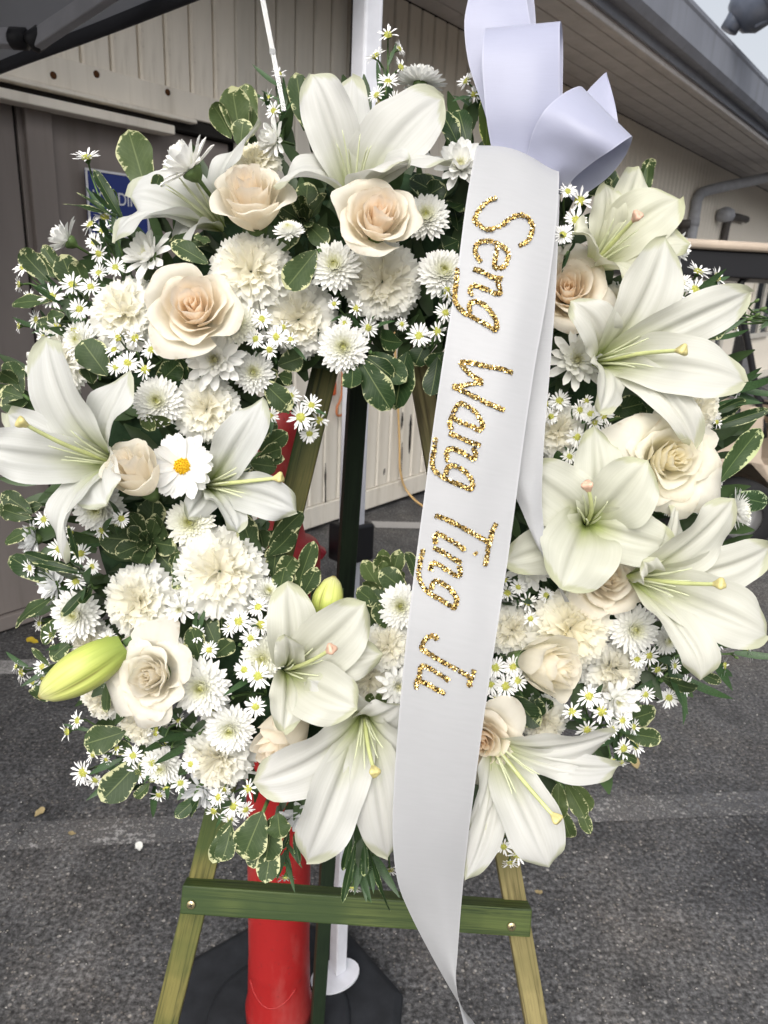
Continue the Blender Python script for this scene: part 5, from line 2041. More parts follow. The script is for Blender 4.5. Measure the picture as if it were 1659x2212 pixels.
POMPS = [
    ('green-hearted button mum right of the largest peach rose', 514, 702, 44, -0.01, (0.1, 0.15, 1)), ('button mum below the leaf rosette at top', 722, 578, 52, -0.004, (0, 0.1, 1)),
    ('button mum right of the central peach rose', 920, 472, 48, 0.0, (-0.05, 0.1, 1)), ('button mum against the left edge of the streamer', 956, 594, 52, -0.004, (0.1, 0.2, 1)),
    ('button mum in profile standing above the top lily', 908, 182, 50, 0.0, (0.1, 0.92, 0.15)), ('button mum hanging at the top of the wreath hole', 742, 752, 50, -0.004, (0, -0.05, 1)),
    ('button mum left of the carnation above the daisy', 343, 868, 50, -0.006, (0.05, 0.0, 1)), ('button mum tucked right of the big mum', 548, 806, 42, 0.004, (0.15, 0, 1)),
    ('green-hearted button mum above the largest carnation', 412, 1130, 48, 0.0, (0.1, 0.1, 1)), ('button mum beneath the left lily petals', 216, 1094, 54, 0.012, (0, -0.3, 1)),
    ('button mum left of the carnation above the ivory rose', 168, 1326, 52, 0.0, (-0.1, 0, 1)), ('bright button mum right of the ivory rose', 436, 1482, 58, -0.014, (0.05, 0.0, 1)),
    ('button mum below the bright button mum', 498, 1572, 50, -0.008, (0.05, -0.1, 1)), ('yellowish button mum among asters left of the greenish lily', 568, 1420, 44, -0.008, (0, 0, 1)),
    ('small button mum on edge below the largest carnation', 576, 1282, 34, -0.002, (0.4, 0.45, 0.7)), ('button mum inside the hole left of the streamer', 866, 1310, 46, -0.004, (-0.1, 0.15, 1)),
    ('button mum right of the creamy carnation', 1366, 1358, 50, -0.004, (0.05, 0, 1)), ('button mum on edge at far right below the yellow rose', 1590, 1104, 46, 0.012, (0.75, 0, 0.5)),
    ('tiny half-open button mum in front of the leaf rosette', 624, 502, 31, -0.03, (0.0, 0.6, 0.7)), ('half-open button mum behind the drooping right lily petal', 1438, 1382, 30, 0.004, (0.2, -0.1, 1)),
    ('button mum half hidden behind the bright button mum', 462, 1528, 34, 0.006, (0.0, -0.2, 1))]
for i, (lab, x, y, r, dz, nn) in enumerate(POMPS):
    pompon(lab, x, y, r, dz, nn, (1, 1, 0.95) if 'yellowish' in lab or 'green-hearted' in lab else (1, 1, 1), i)

# daisy with the yellow eye
DP = petal_variants('daisy_petal', M_SPRAY, 1.0, 0.34, 0.30, (0.05, 0.3, -0.3), 1.0, 0.04, 1.0, 7, 9)
z, nn = dome(394, 1008)
DM = Matrix.Translation(W(394, 1008, z - 0.016)) @ facing((0.18, 0.05, 1), 0.2) @ Matrix.Scale(74 * z / FPX, 4)
dz_ = empty('daisy', DM, 'white daisy with a bright yellow centre beside the cream rosebud', 'daisy')
g = random.Random(8)
for i in range(28):
    lvl = i % 2
    az = 2 * math.pi * i / 28 + g.uniform(-0.1, 0.1)
    pol = math.radians(70 + 14 * lvl + g.uniform(-7, 7))
    d = Vector((math.sin(pol) * math.cos(az), math.sin(pol) * math.sin(az), math.cos(pol)))
    up = Vector((-math.cos(pol) * math.cos(az), -math.cos(pol) * math.sin(az), math.sin(pol)))
    Mt = Matrix.Translation(d * 0.10) @ Matrix((d.cross(up), d, up)).transposed().to_4x4() @ Matrix.Diagonal((g.uniform(0.8, 1.0), g.uniform(0.78, 0.95), 0.9, 1))
    add('petal', DP[g.randrange(3)], dz_, Mt)
add('flower_centre', disc_mesh('daisy_disc', M_YOLK, 0.24, 0.15), dz_, Matrix.Translation((0, 0, 0.07)))
add('calyx', POMP_CUP, dz_)

# ------------------------------------------------------------------ asters
UPN = (0.1, 0.7, 0.7)
aster_sprig('tall aster spire rising above the top centre lily', (838, 300), [(838, 76, 27, (0.0, 0.5, 0.9)), (812, 122, 26, (-0.5, 0.6, 0.6)), (862, 106, 18, (0.7, 0.3, 0.5)), (866, 146, 22, (0.6, 0.3, 0.7)), (838, 178, 26, (0, 0.5, 0.9)), (814, 206, 22, (-0.5, 0.3, 0.8)), (852, 216, 20, (0.4, 0, 0.8))], [], 7, 1)
aster_sprig('thin aster sprig beside the clear plastic pick', (608, 300), [(602, 160, 20, (0.2, 0.6, 0.7)), (578, 214, 24, (-0.7, 0.4, 0.5)), (592, 240, 22, (-0.5, -0.1, 0.8))], [(620, 198, 14)], 7, 2)
aster_sprig('small aster pair left of the ribbon bow', (1030, 260), [(1008, 176, 24, (-0.7, 0.4, 0.5)), (1024, 204, 20, (-0.2, -0.3, 0.8))], [], 4, 3)
aster_sprig('long aster sprig in front of the blue sign', (262, 560), [(188, 342, 33, (-0.05, 0.75, 0.6))], [(246, 412, 9), (240, 434, 9)], 5, 4, leaflen=0.028)
aster_sprig('aster cluster below the blue sign', (268, 600), [(196, 486, 26, (-0.5, 0.5, 0.6)), (226, 470, 28, (0.2, 0.7, 0.6)), (222, 498, 24, (-0.2, 0.2, 0.9)), (204, 524, 22, (-0.1, 0.0, 1)), (214, 548, 22, (-0.1, -0.4, 0.8)), (250, 578, 24, (0.1, 0, 1))], [(238, 500, 12)], 7, 5)
aster_sprig('aster bunch at the far left edge of the wreath', (180, 690), [(52, 578, 26, (-0.1, 0.4, 0.9)), (98, 578, 26, (0.1, 0.5, 0.9)), (112, 642, 31, (0, 0, 1)), (157, 616, 29, (0.1, 0.2, 1)), (42, 614, 20, (-0.8, -0.1, 0.5)), (66, 648, 24, (-0.5, 0, 0.8)), (172, 668, 26, (0.1, -0.1, 1)), (124, 706, 24, (0, -0.5, 0.8)), (160, 714, 22, (0, -0.4, 0.9))], [], 8, 6, 0.0)
aster_sprig('aster cluster below the left carnation', (300, 800), [(256, 730, 25), (292, 730, 26), (247, 756, 22), (276, 784, 28, (0, 0, 1)), (314, 798, 27, (0.1, -0.1, 1)), (328, 756, 27), (250, 794, 20)], [(296, 762, 10)], 5, 7, -0.022)
aster_sprig('three asters right of the green-hearted mum', (590, 780), [(566, 690, 25, (0, 0.1, 1)), (597, 728, 26, (0.1, 0, 1)), (552, 732, 23), (582, 756, 22)], [], 5, 8, -0.018)
aster_sprig('asters over the inner top carnation', (640, 760), [(612, 708, 20), (628, 734, 20)], [], 3, 9, -0.016)
aster_sprig('aster trio at the top of the wreath hole', (800, 740), [(770, 666, 22), (796, 708, 24), (744, 698, 18), (722, 656, 16)], [], 6, 10, -0.004)
aster_sprig('asters left of the streamer at the inner top rim', (930, 760), [(905, 726, 30, (0, 0.05, 1)), (944, 716, 26), (962, 676, 26, (0.1, 0.1, 1)), (966, 636, 22), (868, 700, 16)], [], 8, 11, -0.016)
aster_sprig('aster spray hanging into the wreath hole at left', (600, 850), [(650, 902, 32, (0.15, 0, 1)), (672, 876, 26, (0.3, 0.3, 0.9)), (690, 908, 25, (0.5, 0.1, 0.8)), (668, 936, 24, (0.2, -0.4, 0.8)), (628, 856, 24, (0, 0.2, 1)), (584, 898, 22, (0, -0.3, 1))], [(622, 890, 14)], 6, 12, -0.004)
aster_sprig('aster pair above the left leaf rosette', (250, 1180), [(262, 1120, 22, (0.05, 0, 1)), (220, 1146, 22, (0, 0, 1)), (154, 1150, 16)], [], 4, 13, -0.02, 0.035)
aster_sprig('single aster with dark narrow leaves at left', (210, 1270), [(164, 1256, 25, (0, 0.1, 1))], [], 7, 14, -0.014, 0.06)
aster_sprig('aster cluster right of the small mum at inner bottom left', (560, 1400), [(516, 1342, 30, (0, 0.05, 1)), (563, 1350, 30, (0.1, 0, 1)), (558, 1312, 25, (0, 0.4, 0.9)), (542, 1378, 25, (0, -0.1, 1)), (498, 1356, 22, (-0.4, 0, 0.9)), (586, 1346, 24, (0.4, 0.1, 0.8))], [(518, 1392, 12)], 6, 15, -0.02)
aster_sprig('asters below the yellowish button mum', (575, 1500), [(528, 1446, 26, (-0.1, 0, 1)), (558, 1460, 33, (0, 0, 1)), (552, 1526, 27, (0.1, 0, 1))], [(504, 1508, 10)], 6, 16, -0.022)
aster_sprig('asters reaching left beyond the closed bud', (150, 1440), [(48, 1452, 28, (-0.7, -0.1, 0.5)), (72, 1472, 26, (-0.3, -0.6, 0.6)), (92, 1440, 22, (-0.2, 0.4, 0.8)), (92, 1464, 20, (0.2, -0.2, 0.9)), (36, 1440, 18, (-0.8, 0.2, 0.4))], [], 6, 17, 0.004)
aster_sprig('aster cluster spreading out at lower left', (360, 1640), [(180, 1668, 32, (-0.4, 0, 0.9)), (206, 1684, 24, (0, -0.5, 0.8)), (258, 1676, 31, (-0.2, -0.5, 0.7)), (202, 1628, 24, (-0.6, 0.2, 0.6)), (252, 1616, 18, (-0.2, 0.3, 0.8)), (288, 1632, 24, (0, 0.2, 0.7)), (230, 1640, 16), (360, 1702, 24, (0.1, -0.7, 0.5))], [(272, 1662, 10)], 10, 18, -0.002, 0.035)
aster_sprig('asters in side view under the ivory rose', (440, 1600), [(338, 1580, 30, (-0.75, 0.1, 0.4)), (352, 1604, 27, (-0.3, -0.7, 0.5)), (386, 1556, 18, (-0.4, 0.6, 0.5))], [(372, 1612, 12), (432, 1584, 14)], 9, 19, -0.006, 0.04)
aster_sprig('aster cluster left of the bottom lily', (540, 1700), [(504, 1740, 30, (0, 0, 1)), (472, 1722, 24, (-0.4, 0.2, 0.8)), (484, 1704, 22), (498, 1768, 22, (-0.1, -0.4, 0.9)), (530, 1748, 22, (0.3, -0.2, 0.8)), (462, 1752, 22, (-0.4, -0.4, 0.8)), (536, 1704, 24, (0, 0.1, 1))], [], 6, 20, -0.004)
aster_sprig('single aster dangling in front of the red post', (618, 1790), [(618, 1894, 24, (0.0, -0.9, 0.35))], [(616, 1868, 9)], 8, 21, -0.004, 0.03)
aster_sprig('aster sprig dangling over the green crossbar', (790, 1800), [(764, 1916, 27, (0.0, -0.85, 0.4)), (790, 1872, 20, (0.1, -0.8, 0.4)), (842, 1878, 24, (0.1, -0.6, 0.6))], [], 12, 22, 0.016, 0.05)
aster_sprig('two bright asters right of the streamer top', (1235, 540), [(1252, 434, 32, (0, 0.1, 1)), (1243, 476, 28, (0, -0.1, 1)), (1216, 508, 26, (-0.1, 0, 1)), (1226, 414, 22)], [(1226, 545, 9)], 6, 23, -0.05)
aster_sprig('aster cluster above the front-facing lily', (1270, 970), [(1276, 894, 25), (1252, 886, 24), (1304, 898, 24), (1284, 912, 22), (1246, 944, 26), (1230, 986, 22), (1312, 934, 22), (1266, 866, 18)], [(1296, 876, 8)], 5, 24, -0.004)
aster_sprig('asters in shade beside the right white mum', (1220, 900), [(1178, 872, 24), (1208, 866, 26), (1190, 900, 20)], [], 4, 25, 0.008)
aster_sprig('aster cluster at the far right behind the big lily', (1470, 680), [(1508, 588, 30, (0.3, 0.65, 0.6)), (1548, 600, 28, (0.7, 0.2, 0.6)), (1500, 626, 30, (0.2, 0.2, 0.9)), (1472, 612, 24, (-0.2, 0.3, 0.9)), (1466, 640, 20)], [], 7, 26, -0.004, 0.04)
aster_sprig('single aster at the far right above the dark leaves', (1520, 740), [(1586, 708, 24, (0.75, 0.1, 0.5))], [], 4, 27, 0.0)
aster_sprig('greenish unopened aster buds at the right edge', (1690, 690), [], [(1616, 660, 16), (1634, 650, 14), (1648, 668, 18), (1618, 690, 16), (1636, 680, 14), (1606, 676, 12)], 8, 28, 0.0, 0.018)
aster_sprig('aster at far right beside the narrow leaves', (1540, 850), [(1596, 838, 24, (0.5, -0.5, 0.6)), (1548, 912, 16)], [], 6, 29, 0.0, 0.05)
aster_sprig('asters below the yellow rose at right', (1470, 1120), [(1408, 1086, 22), (1440, 1100, 18), (1496, 1088, 26, (0, -0.3, 0.9))], [], 4, 30, 0.006)
aster_sprig('asters low between streamer and front-facing lily', (1130, 1330), [(1096, 1282, 24), (1140, 1300, 25, (0.1, 0, 1)), (1090, 1252, 20), (1120, 1268, 20), (1180, 1286, 20), (1146, 1336, 20)], [], 5, 31, -0.004)
aster_sprig('tight aster bunch left of the ivory rosebud', (1100, 1500), [(1070, 1442, 28, (-0.1, 0.1, 1)), (1108, 1440, 27, (0.1, 0.2, 1)), (1118, 1470, 24, (0.2, 0, 1)), (1092, 1482, 29, (0, -0.1, 1)), (1060, 1478, 26, (-0.2, -0.1, 1)), (1072, 1510, 22)], [], 5, 32, -0.014)
aster_sprig('big aster cluster below the ivory rosebud', (1280, 1580), [(1272, 1504, 29, (0, 0.1, 1)), (1300, 1536, 32, (0, 0, 1)), (1236, 1538, 26, (-0.2, 0.2, 0.9)), (1268, 1576, 28, (-0.1, -0.3, 0.9)), (1344, 1556, 24, (0.4, 0.1, 0.8)), (1368, 1570, 20, (0.6, 0, 0.6)), (1296, 1588, 22, (0, -0.4, 0.8)), (1322, 1574, 20)], [(1262, 1554, 12)], 6, 33, -0.02)
aster_sprig('asters at the lower right rim above the asphalt', (1330, 1570), [(1346, 1616, 26, (0.1, -0.1, 1)), (1372, 1612, 24, (0.4, 0.1, 0.8)), (1320, 1642, 28, (0, -0.75, 0.5)), (1340, 1646, 22, (0.2, -0.7, 0.5))], [], 5, 34, 0.0)
aster_sprig('aster spray at the far right over the asphalt', (1440, 1430), [(1586, 1378, 28, (0.8, 0.35, 0.3)), (1614, 1406, 26, (0.9, 0.2, 0.3)), (1562, 1438, 27, (0.8, -0.2, 0.4)), (1544, 1384, 24, (0.2, 0.4, 0.8)), (1444, 1506, 28, (0.1, -0.2, 1)), (1478, 1480, 26, (0.4, 0, 0.8)), (1394, 1500, 22), (1420, 1446, 22), (1456, 1438, 20)], [(1566, 1396, 14), (1590, 1420, 12)], 16, 35, 0.006, 0.05)
aster_sprig('asters beneath the lower right lily', (1090, 1800), [(1118, 1846, 28, (0.1, -0.4, 0.9)), (1088, 1828, 22, (-0.1, 0, 1)), (1102, 1862, 22, (0, -0.7, 0.6)), (1080, 1790, 18)], [], 5, 36, 0.004)
aster_sprig('two small asters on the button mum beside the streamer', (950, 660), [(966, 626, 20)], [], 2, 37, -0.024)

aster_sprig('asters tucked under the far left lily petals', (150, 1190), [(96, 1122, 24, (-0.3, 0.1, 0.9)), (128, 1186, 26, (-0.1, 0, 1)), (176, 1196, 24, (0.1, 0.1, 1)), (66, 1226, 22, (-0.5, -0.2, 0.8)), (200, 1224, 20, (0, 0, 1))], [(150, 1220, 10)], 6, 38, -0.004)
aster_sprig('asters behind the stem end of the closed bud', (210, 1390), [(112, 1372, 24, (-0.4, 0.2, 0.8)), (148, 1372, 22, (-0.1, 0.3, 0.9)), (232, 1380, 22, (0.1, 0.1, 1)), (86, 1346, 20, (-0.6, 0, 0.7))], [], 5, 39, 0.0)
aster_sprig('asters between ivory rose and small white mum', (420, 1420), [(396, 1398, 25, (0, 0.1, 1)), (424, 1370, 22, (0.1, 0.3, 0.9)), (452, 1404, 22, (0.2, 0, 1))], [(410, 1426, 10)], 4, 40, -0.01)
aster_sprig('asters low at the outer lower left rim', (330, 1690), [(300, 1668, 26, (-0.1, 0, 1)), (328, 1648, 24, (0, 0.2, 0.9)), (146, 1580, 24, (-0.7, 0, 0.6)), (168, 1556, 22, (-0.5, 0.3, 0.7)), (390, 1690, 24, (0, -0.2, 1)), (344, 1716, 22, (0, -0.6, 0.7)), (412, 1650, 22, (0, 0.1, 1))], [(280, 1700, 10)], 8, 41, 0.0, 0.035)
aster_sprig('asters under the drooping right lily petals', (1480, 1330), [(1424, 1312, 22, (0, 0, 1)), (1402, 1416, 24, (0.1, -0.1, 1)), (1376, 1424, 22, (0, 0, 1)), (1462, 1352, 22, (0.2, 0.1, 0.9)), (1540, 1340, 22, (0.6, -0.1, 0.6))], [(1410, 1340, 10)], 6, 42, 0.0)
aster_sprig('asters filling the gap above the left carnation', (150, 720), [(196, 620, 24, (0, 0.1, 1)), (214, 590, 22, (0, 0.3, 0.9)), (80, 690, 24, (-0.6, 0, 0.7)), (96, 728, 22, (-0.4, -0.2, 0.8)), (42, 704, 20, (-0.8, 0, 0.5))], [], 6, 43, 0.0)
pompon('button mum low at the outer lower left rim', 352, 1650, 42, 0.01, (-0.1, -0.2, 1), seed=2)
pompon('button mum peeking out left of the left carnation', 176, 738, 40, 0.012, (-0.3, 0.1, 1), seed=0)

# ------------------------------------------------------------------ leaves
leaf_sprig('big upright variegated leaf in front of the taupe door', (318, 430), [(318, 422, 280, 284, 74, 0.0, -0.004, 0, 0.1)], 'l', 0.0, 1)
leaf_sprig('variegated leaf sprig at the upper left of the top lily', (528, 300), [(520, 300, 500, 186, 62, 0.0, -0.01, 0, 0.15), (500, 300, 470, 218, 52, 0.0, 0.0, 2, -0.5), (540, 290, 528, 184, 50, 0.02, 0.02, 4, 0.4), (535, 300, 548, 228, 40, 0, 0, 5, 0.6), (520, 320, 522, 252, 46, -0.005, -0.015, 1, -0.2)], 'l', 0.012, 2)
leaf_sprig('variegated leaves peeking left of the top lily petals', (668, 290), [(660, 280, 636, 162, 50, 0.0, 0.0, 0, 0.3), (668, 270, 668, 176, 46, 0.0, 0.01, 2, -0.4), (694, 270, 712, 176, 44, 0.02, 0.02, 4, 0.2), (715, 270, 735, 196, 40, 0.02, 0.02, 1, 0.0)], 'v', 0.014, 3)
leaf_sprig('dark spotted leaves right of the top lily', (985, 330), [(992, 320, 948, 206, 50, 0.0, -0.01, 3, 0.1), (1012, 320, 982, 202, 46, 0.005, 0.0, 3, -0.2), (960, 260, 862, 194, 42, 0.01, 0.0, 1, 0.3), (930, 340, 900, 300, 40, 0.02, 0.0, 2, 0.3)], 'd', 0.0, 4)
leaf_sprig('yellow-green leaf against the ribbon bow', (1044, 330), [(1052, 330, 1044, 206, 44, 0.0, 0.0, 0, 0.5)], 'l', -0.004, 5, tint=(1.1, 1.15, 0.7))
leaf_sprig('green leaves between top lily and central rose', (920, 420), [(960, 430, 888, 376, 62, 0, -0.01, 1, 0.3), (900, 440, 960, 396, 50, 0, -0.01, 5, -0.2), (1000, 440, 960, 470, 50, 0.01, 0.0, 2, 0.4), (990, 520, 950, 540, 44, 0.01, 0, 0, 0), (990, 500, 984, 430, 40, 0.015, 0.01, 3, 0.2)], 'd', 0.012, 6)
rosette('large cupped leaf rosette left of the central rose', 656, 462, 84, 'v', 0.0, (0.0, 0.28, 1), 14, 1, 0.3, 0.5)
leaf_sprig('variegated leaf drooping below the top rosette', (690, 540), [(684, 540, 612, 632, 62, 0.0, -0.004, 0, -0.2)], 'v', -0.012, 7)
leaf_sprig('curled variegated leaves above the largest peach rose', (420, 540), [(450, 530, 342, 494, 44, 0.0, -0.004, 3, 0.3), (450, 570, 366, 516, 44, -0.004, -0.012, 1, 0.2), (455, 520, 420, 512, 34, 0, -0.01, 5, 0.5), (330, 420, 348, 372, 26, 0.01, 0.01, 2, 0.4)], 'v', -0.008, 8)
leaf_sprig('leaf tips behind the far left asters', (150, 640), [(110, 610, 38, 542, 44, 0.01, 0.01, 2, 0.3), (120, 600, 76, 548, 34, 0.01, 0.01, 0, -0.3), (140, 600, 92, 532, 30, 0.01, 0.01, 4, 0.4), (110, 650, 16, 648, 40, 0.0, 0.0, 1, 0.4), (170, 640, 132, 550, 56, 0.015, 0.01, 0, 0.3), (190, 650, 172, 552, 50, 0.015, 0.012, 2, -0.2), (140, 680, 82, 690, 36, 0, 0, 3, 0), (150, 700, 80, 706, 40, 0.01, 0.01, 0, 0.5)], 'v', 0.006, 9)
leaf_sprig('long green leaf crossing the blue sign', (270, 500), [(268, 478, 196, 372, 26, 0.004, 0.004, 0, 0.7), (262, 470, 128, 426, 18, 0.004, -0.004, 1, 0.6), (262, 480, 160, 404, 12, 0.004, -0.004, 1, 0.4)], 'd', -0.004, 10)
leaf_sprig('broad green leaf above the left lily', (215, 800), [(232, 812, 172, 730, 66, 0.0, -0.01, 1, 0.2), (200, 830, 190, 780, 40, 0.01, 0.0, 2, 0)], 'v', -0.002, 11)
leaf_sprig('green leaf left of the big mum', (350, 820), [(340, 830, 388, 784, 50, 0.0, -0.006, 5, 0.3), (400, 820, 388, 770, 40, 0.006, 0.0, 0, -0.3), (420, 800, 400, 760, 40, 0.01, 0.01, 2, 0)], 'd', 0.004, 12)
leaf_sprig('leaves at the far left edge above the lily', (60, 860), [(50, 850, 6, 752, 44, 0.01, 0.01, 3, 0.4), (50, 860, -6, 838, 40, 0.01, 0.01, 1, 0.2), (60, 870, 2, 880, 40, 0.01, 0.01, 0, 0.4), (40, 830, -4, 790, 44, 0.01, 0.0, 2, -0.3)], 'v', 0.0, 13)
leaf_sprig('pale green curled leaf above the yellow-centred daisy', (330, 900), [(308, 900, 362, 924, 40, 0.0, -0.012, 3, 0.9), (300, 880, 330, 930, 34, 0.0, -0.006, 1, 0.2)], 'l', -0.008, 14)
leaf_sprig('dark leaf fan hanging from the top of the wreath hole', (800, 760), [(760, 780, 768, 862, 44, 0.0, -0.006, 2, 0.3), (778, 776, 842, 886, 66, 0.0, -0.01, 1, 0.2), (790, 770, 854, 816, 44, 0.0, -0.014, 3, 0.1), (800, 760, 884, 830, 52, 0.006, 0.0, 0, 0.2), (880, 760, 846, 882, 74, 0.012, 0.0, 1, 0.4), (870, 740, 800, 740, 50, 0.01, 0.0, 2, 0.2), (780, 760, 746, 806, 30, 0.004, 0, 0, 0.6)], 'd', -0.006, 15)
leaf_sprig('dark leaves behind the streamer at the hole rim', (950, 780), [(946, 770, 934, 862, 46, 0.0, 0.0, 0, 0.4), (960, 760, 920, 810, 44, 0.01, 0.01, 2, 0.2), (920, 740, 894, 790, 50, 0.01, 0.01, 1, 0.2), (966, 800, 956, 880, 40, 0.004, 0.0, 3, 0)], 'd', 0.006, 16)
leaf_sprig('green leaf at the inner rim beside the easel leg', (590, 830), [(566, 822, 628, 886, 52, 0.0, -0.006, 1, 0.2), (600, 790, 656, 770, 50, 0.01, 0.01, 0, 0.3), (600, 810, 648, 820, 34, 0.01, 0.004, 2, 0.4), (560, 840, 600, 800, 40, 0.01, 0.01, 4, 0)], 'v', 0.0, 17)
leaf_sprig('leaf cluster right of the lily at the inner left rim', (560, 980), [(560, 975, 624, 928, 40, 0.0, -0.006, 0, 0.4), (560, 985, 630, 960, 36, 0.0, -0.01, 2, 0.2), (560, 990, 618, 990, 28, 0.0, -0.006, 4, 0.4), (540, 1000, 598, 1010, 44, -0.004, -0.006, 1, 0.2), (545, 960, 600, 905, 40, 0.008, 0.004, 0, 0.2), (520, 1040, 592, 1022, 46, 0.004, 0, 3, 0.2)], 'v', 0.006, 18)
leaf_sprig('variegated leaves fanning into the hole at lower left', (590, 1250), [(560, 1230, 514, 1106, 44, 0.0, -0.01, 4, 0.7), (580, 1200, 648, 1150, 50, 0.0, -0.01, 3, 0.5), (580, 1180, 656, 1096, 40, 0.006, 0.0, 0, 0.4), (600, 1260, 640, 1180, 46, 0.004, 0.0, 2, 0.3), (640, 1280, 674, 1160, 40, 0.006, 0.004, 0, 0.5), (650, 1290, 688, 1226, 40, 0.0, -0.004, 1, 0.3), (600, 1290, 616, 1226, 44, 0.0, -0.004, 5, 0.2), (570, 1190, 560, 1130, 50, 0.012, 0.01, 2, 0), (590, 1250, 596, 1170, 44, 0.01, 0.008, 0, 0.3), (565, 1290, 600, 1240, 40, 0.01, 0.01, 3, 0)], 'v', -0.002, 19)
rosette('curly cream-edged rosette in the middle of the left side', 312, 1168, 96, 'v', 0.004, (0.05, 0.1, 1), 15, 3, 0.1, 0.58)
leaf_sprig('dark leaf reaching past the left edge', (120, 1260), [(118, 1262, 10, 1196, 46, 0.0, 0.0, 1, 0.3), (160, 1230, 50, 1196, 24, -0.01, -0.014, 0, 0.3)], 'd', 0.006, 20)
leaf_sprig('long cream-edged leaf crossing the left edge', (125, 1295), [(120, 1288, -14, 1352, 44, 0.0, -0.006, 3, 0.6)], 'v', 0.004, 21)
leaf_sprig('dark leaves above the closed bud at left', (130, 1360), [(126, 1336, 82, 1392, 40, 0.0, 0.0, 1, 0.3), (150, 1390, 106, 1424, 44, 0.0, -0.006, 5, 0.2), (110, 1480, 82, 1520, 60, 0.016, 0.01, 2, 0.5), (108, 1440, 70, 1396, 16, 0.0, 0.0, 0, 0.0), (230, 1470, 238, 1540, 30, 0.0, 0, 0, 0.6)], 'v', 0.002, 22)
leaf_sprig('dark narrow leaves across the left button mum', (200, 1270), [(196, 1262, 134, 1340, 22, -0.012, -0.024, 0, 0.3), (200, 1270, 172, 1320, 18, -0.012, -0.024, 2, 0.2), (190, 1240, 60, 1210, 20, -0.012, -0.02, 1, 0.3), (170, 1210, 150, 1130, 18, -0.012, -0.024, 4, 0.1)], 'd', 0.0, 23)
leaf_sprig('twisted variegated leaves right of the ivory rose', (450, 1410), [(470, 1400, 430, 1310, 50, 0.0, 0.0, 1, 0.2), (436, 1430, 408, 1352, 44, -0.006, -0.012, 4, 0.7), (460, 1420, 508, 1376, 40, -0.006, -0.012, 0, 0.3), (480, 1380, 476, 1320, 50, 0.01, 0.01, 2, 0.3), (380, 1180, 412, 1290, 36, 0.0, -0.004, 2, 0.5), (400, 1230, 372, 1190, 40, 0.01, 0, 0, 0.3)], 'v', 0.0, 24)
leaf_sprig('broad grey-green leaf pointing left under the carnation', (270, 1590), [(272, 1580, 172, 1612, 60, 0.0, -0.006, 1, 0.1), (290, 1620, 236, 1606, 34, 0.01, 0.01, 2, 0.2)], 'v', 0.0, 25)
leaf_sprig('variegated leaves below the lower left asters', (320, 1640), [(306, 1640, 222, 1730, 66, 0.004, 0.0, 0, 0.1), (330, 1610, 318, 1696, 56, 0.0, -0.006, 1, 0.2), (324, 1690, 296, 1732, 26, 0.006, 0.004, 2, 0.6), (350, 1640, 380, 1700, 40, 0.01, 0.01, 0, 0.4)], 'v', 0.006, 26)
leaf_sprig('dark leaf pair under the shaded mum', (430, 1700), [(432, 1718, 380, 1766, 30, 0.0, 0.0, 0, 0.3), (432, 1722, 390, 1770, 30, -0.004, -0.004, 3, 0.6), (400, 1700, 420, 1760, 26, 0.01, 0.01, 1, 0)], 'd', 0.008, 27)
leaf_sprig('fan of broad variegated leaves hanging at the bottom', (570, 1750), [(568, 1752, 520, 1864, 74, 0.0, -0.01, 1, 0.1), (600, 1756, 604, 1814, 56, -0.004, -0.012, 5, 0.2), (590, 1762, 572, 1872, 60, 0.004, 0.0, 1, -0.1), (500, 1770, 464, 1864, 40, 0.006, 0.006, 4, 0.4), (500, 1780, 486, 1868, 44, 0.004, 0.002, 2, 0.2), (590, 1800, 576, 1906, 50, 0.01, 0.008, 0, 0.1), (560, 1800, 550, 1874, 44, 0.01, 0.01, 0, 0.1)], 'v', -0.002, 28)
rosette('small bright leaf rosette above the bottom lily', 812, 1524, 52, 'l', 0.006, (0.0, 0.5, 0.85), 11, 5, 0.4, 0.42)
leaf_sprig('bright leaf rosette standing in the wreath hole', (838, 1290), [(828, 1270, 818, 1176, 40, 0.0, -0.006, 2, 0.2), (836, 1270, 826, 1180, 34, 0.004, 0.0, 0, 0.0), (842, 1270, 860, 1184, 36, 0.0, 0.0, 4, 0.5), (826, 1280, 778, 1208, 36, -0.004, -0.006, 0, 0.3), (820, 1290, 790, 1232, 34, 0.0, -0.01, 2, -0.4), (826, 1240, 828, 1212, 22, -0.01, -0.016, 5, 0.2), (850, 1270, 878, 1230, 26, 0.002, 0, 3, 0.3)], 'l', 0.008, 29)
leaf_sprig('grey-green leaves beneath the bright rosette', (850, 1330), [(880, 1280, 822, 1232, 50, 0.0, -0.01, 1, 0.2), (820, 1310, 766, 1270, 38, 0.0, -0.004, 0, 0.3), (850, 1330, 800, 1270, 46, 0.002, -0.004, 1, 0.2), (840, 1360, 808, 1300, 40, -0.004, -0.01, 4, 0.4), (905, 1260, 886, 1174, 38, 0.0, 0.0, 3, 0.5), (800, 1360, 790, 1290, 50, 0.012, 0.012, 2, 0)], 'v', 0.006, 30)
leaf_sprig('variegated leaves above the yellow-green lily at upper right', (1320, 440), [(1290, 430, 1364, 356, 46, 0.0, 0.0, 3, 0.3), (1390, 420, 1388, 334, 36, 0.006, 0.004, 2, 0.5), (1394, 424, 1400, 350, 30, 0.002, 0.0, 4, -0.2), (1268, 420, 1322, 388, 36, 0.004, 0.0, 0, 0.4)], 'v', 0.008, 31)
leaf_sprig('dark leaf behind the white mum at right', (1260, 730), [(1290, 700, 1250, 690, 60, 0.0, 0.0, 1, 0.2), (1300, 730, 1270, 720, 40, 0.004, 0, 2, 0.3)], 'd', 0.0, 32)
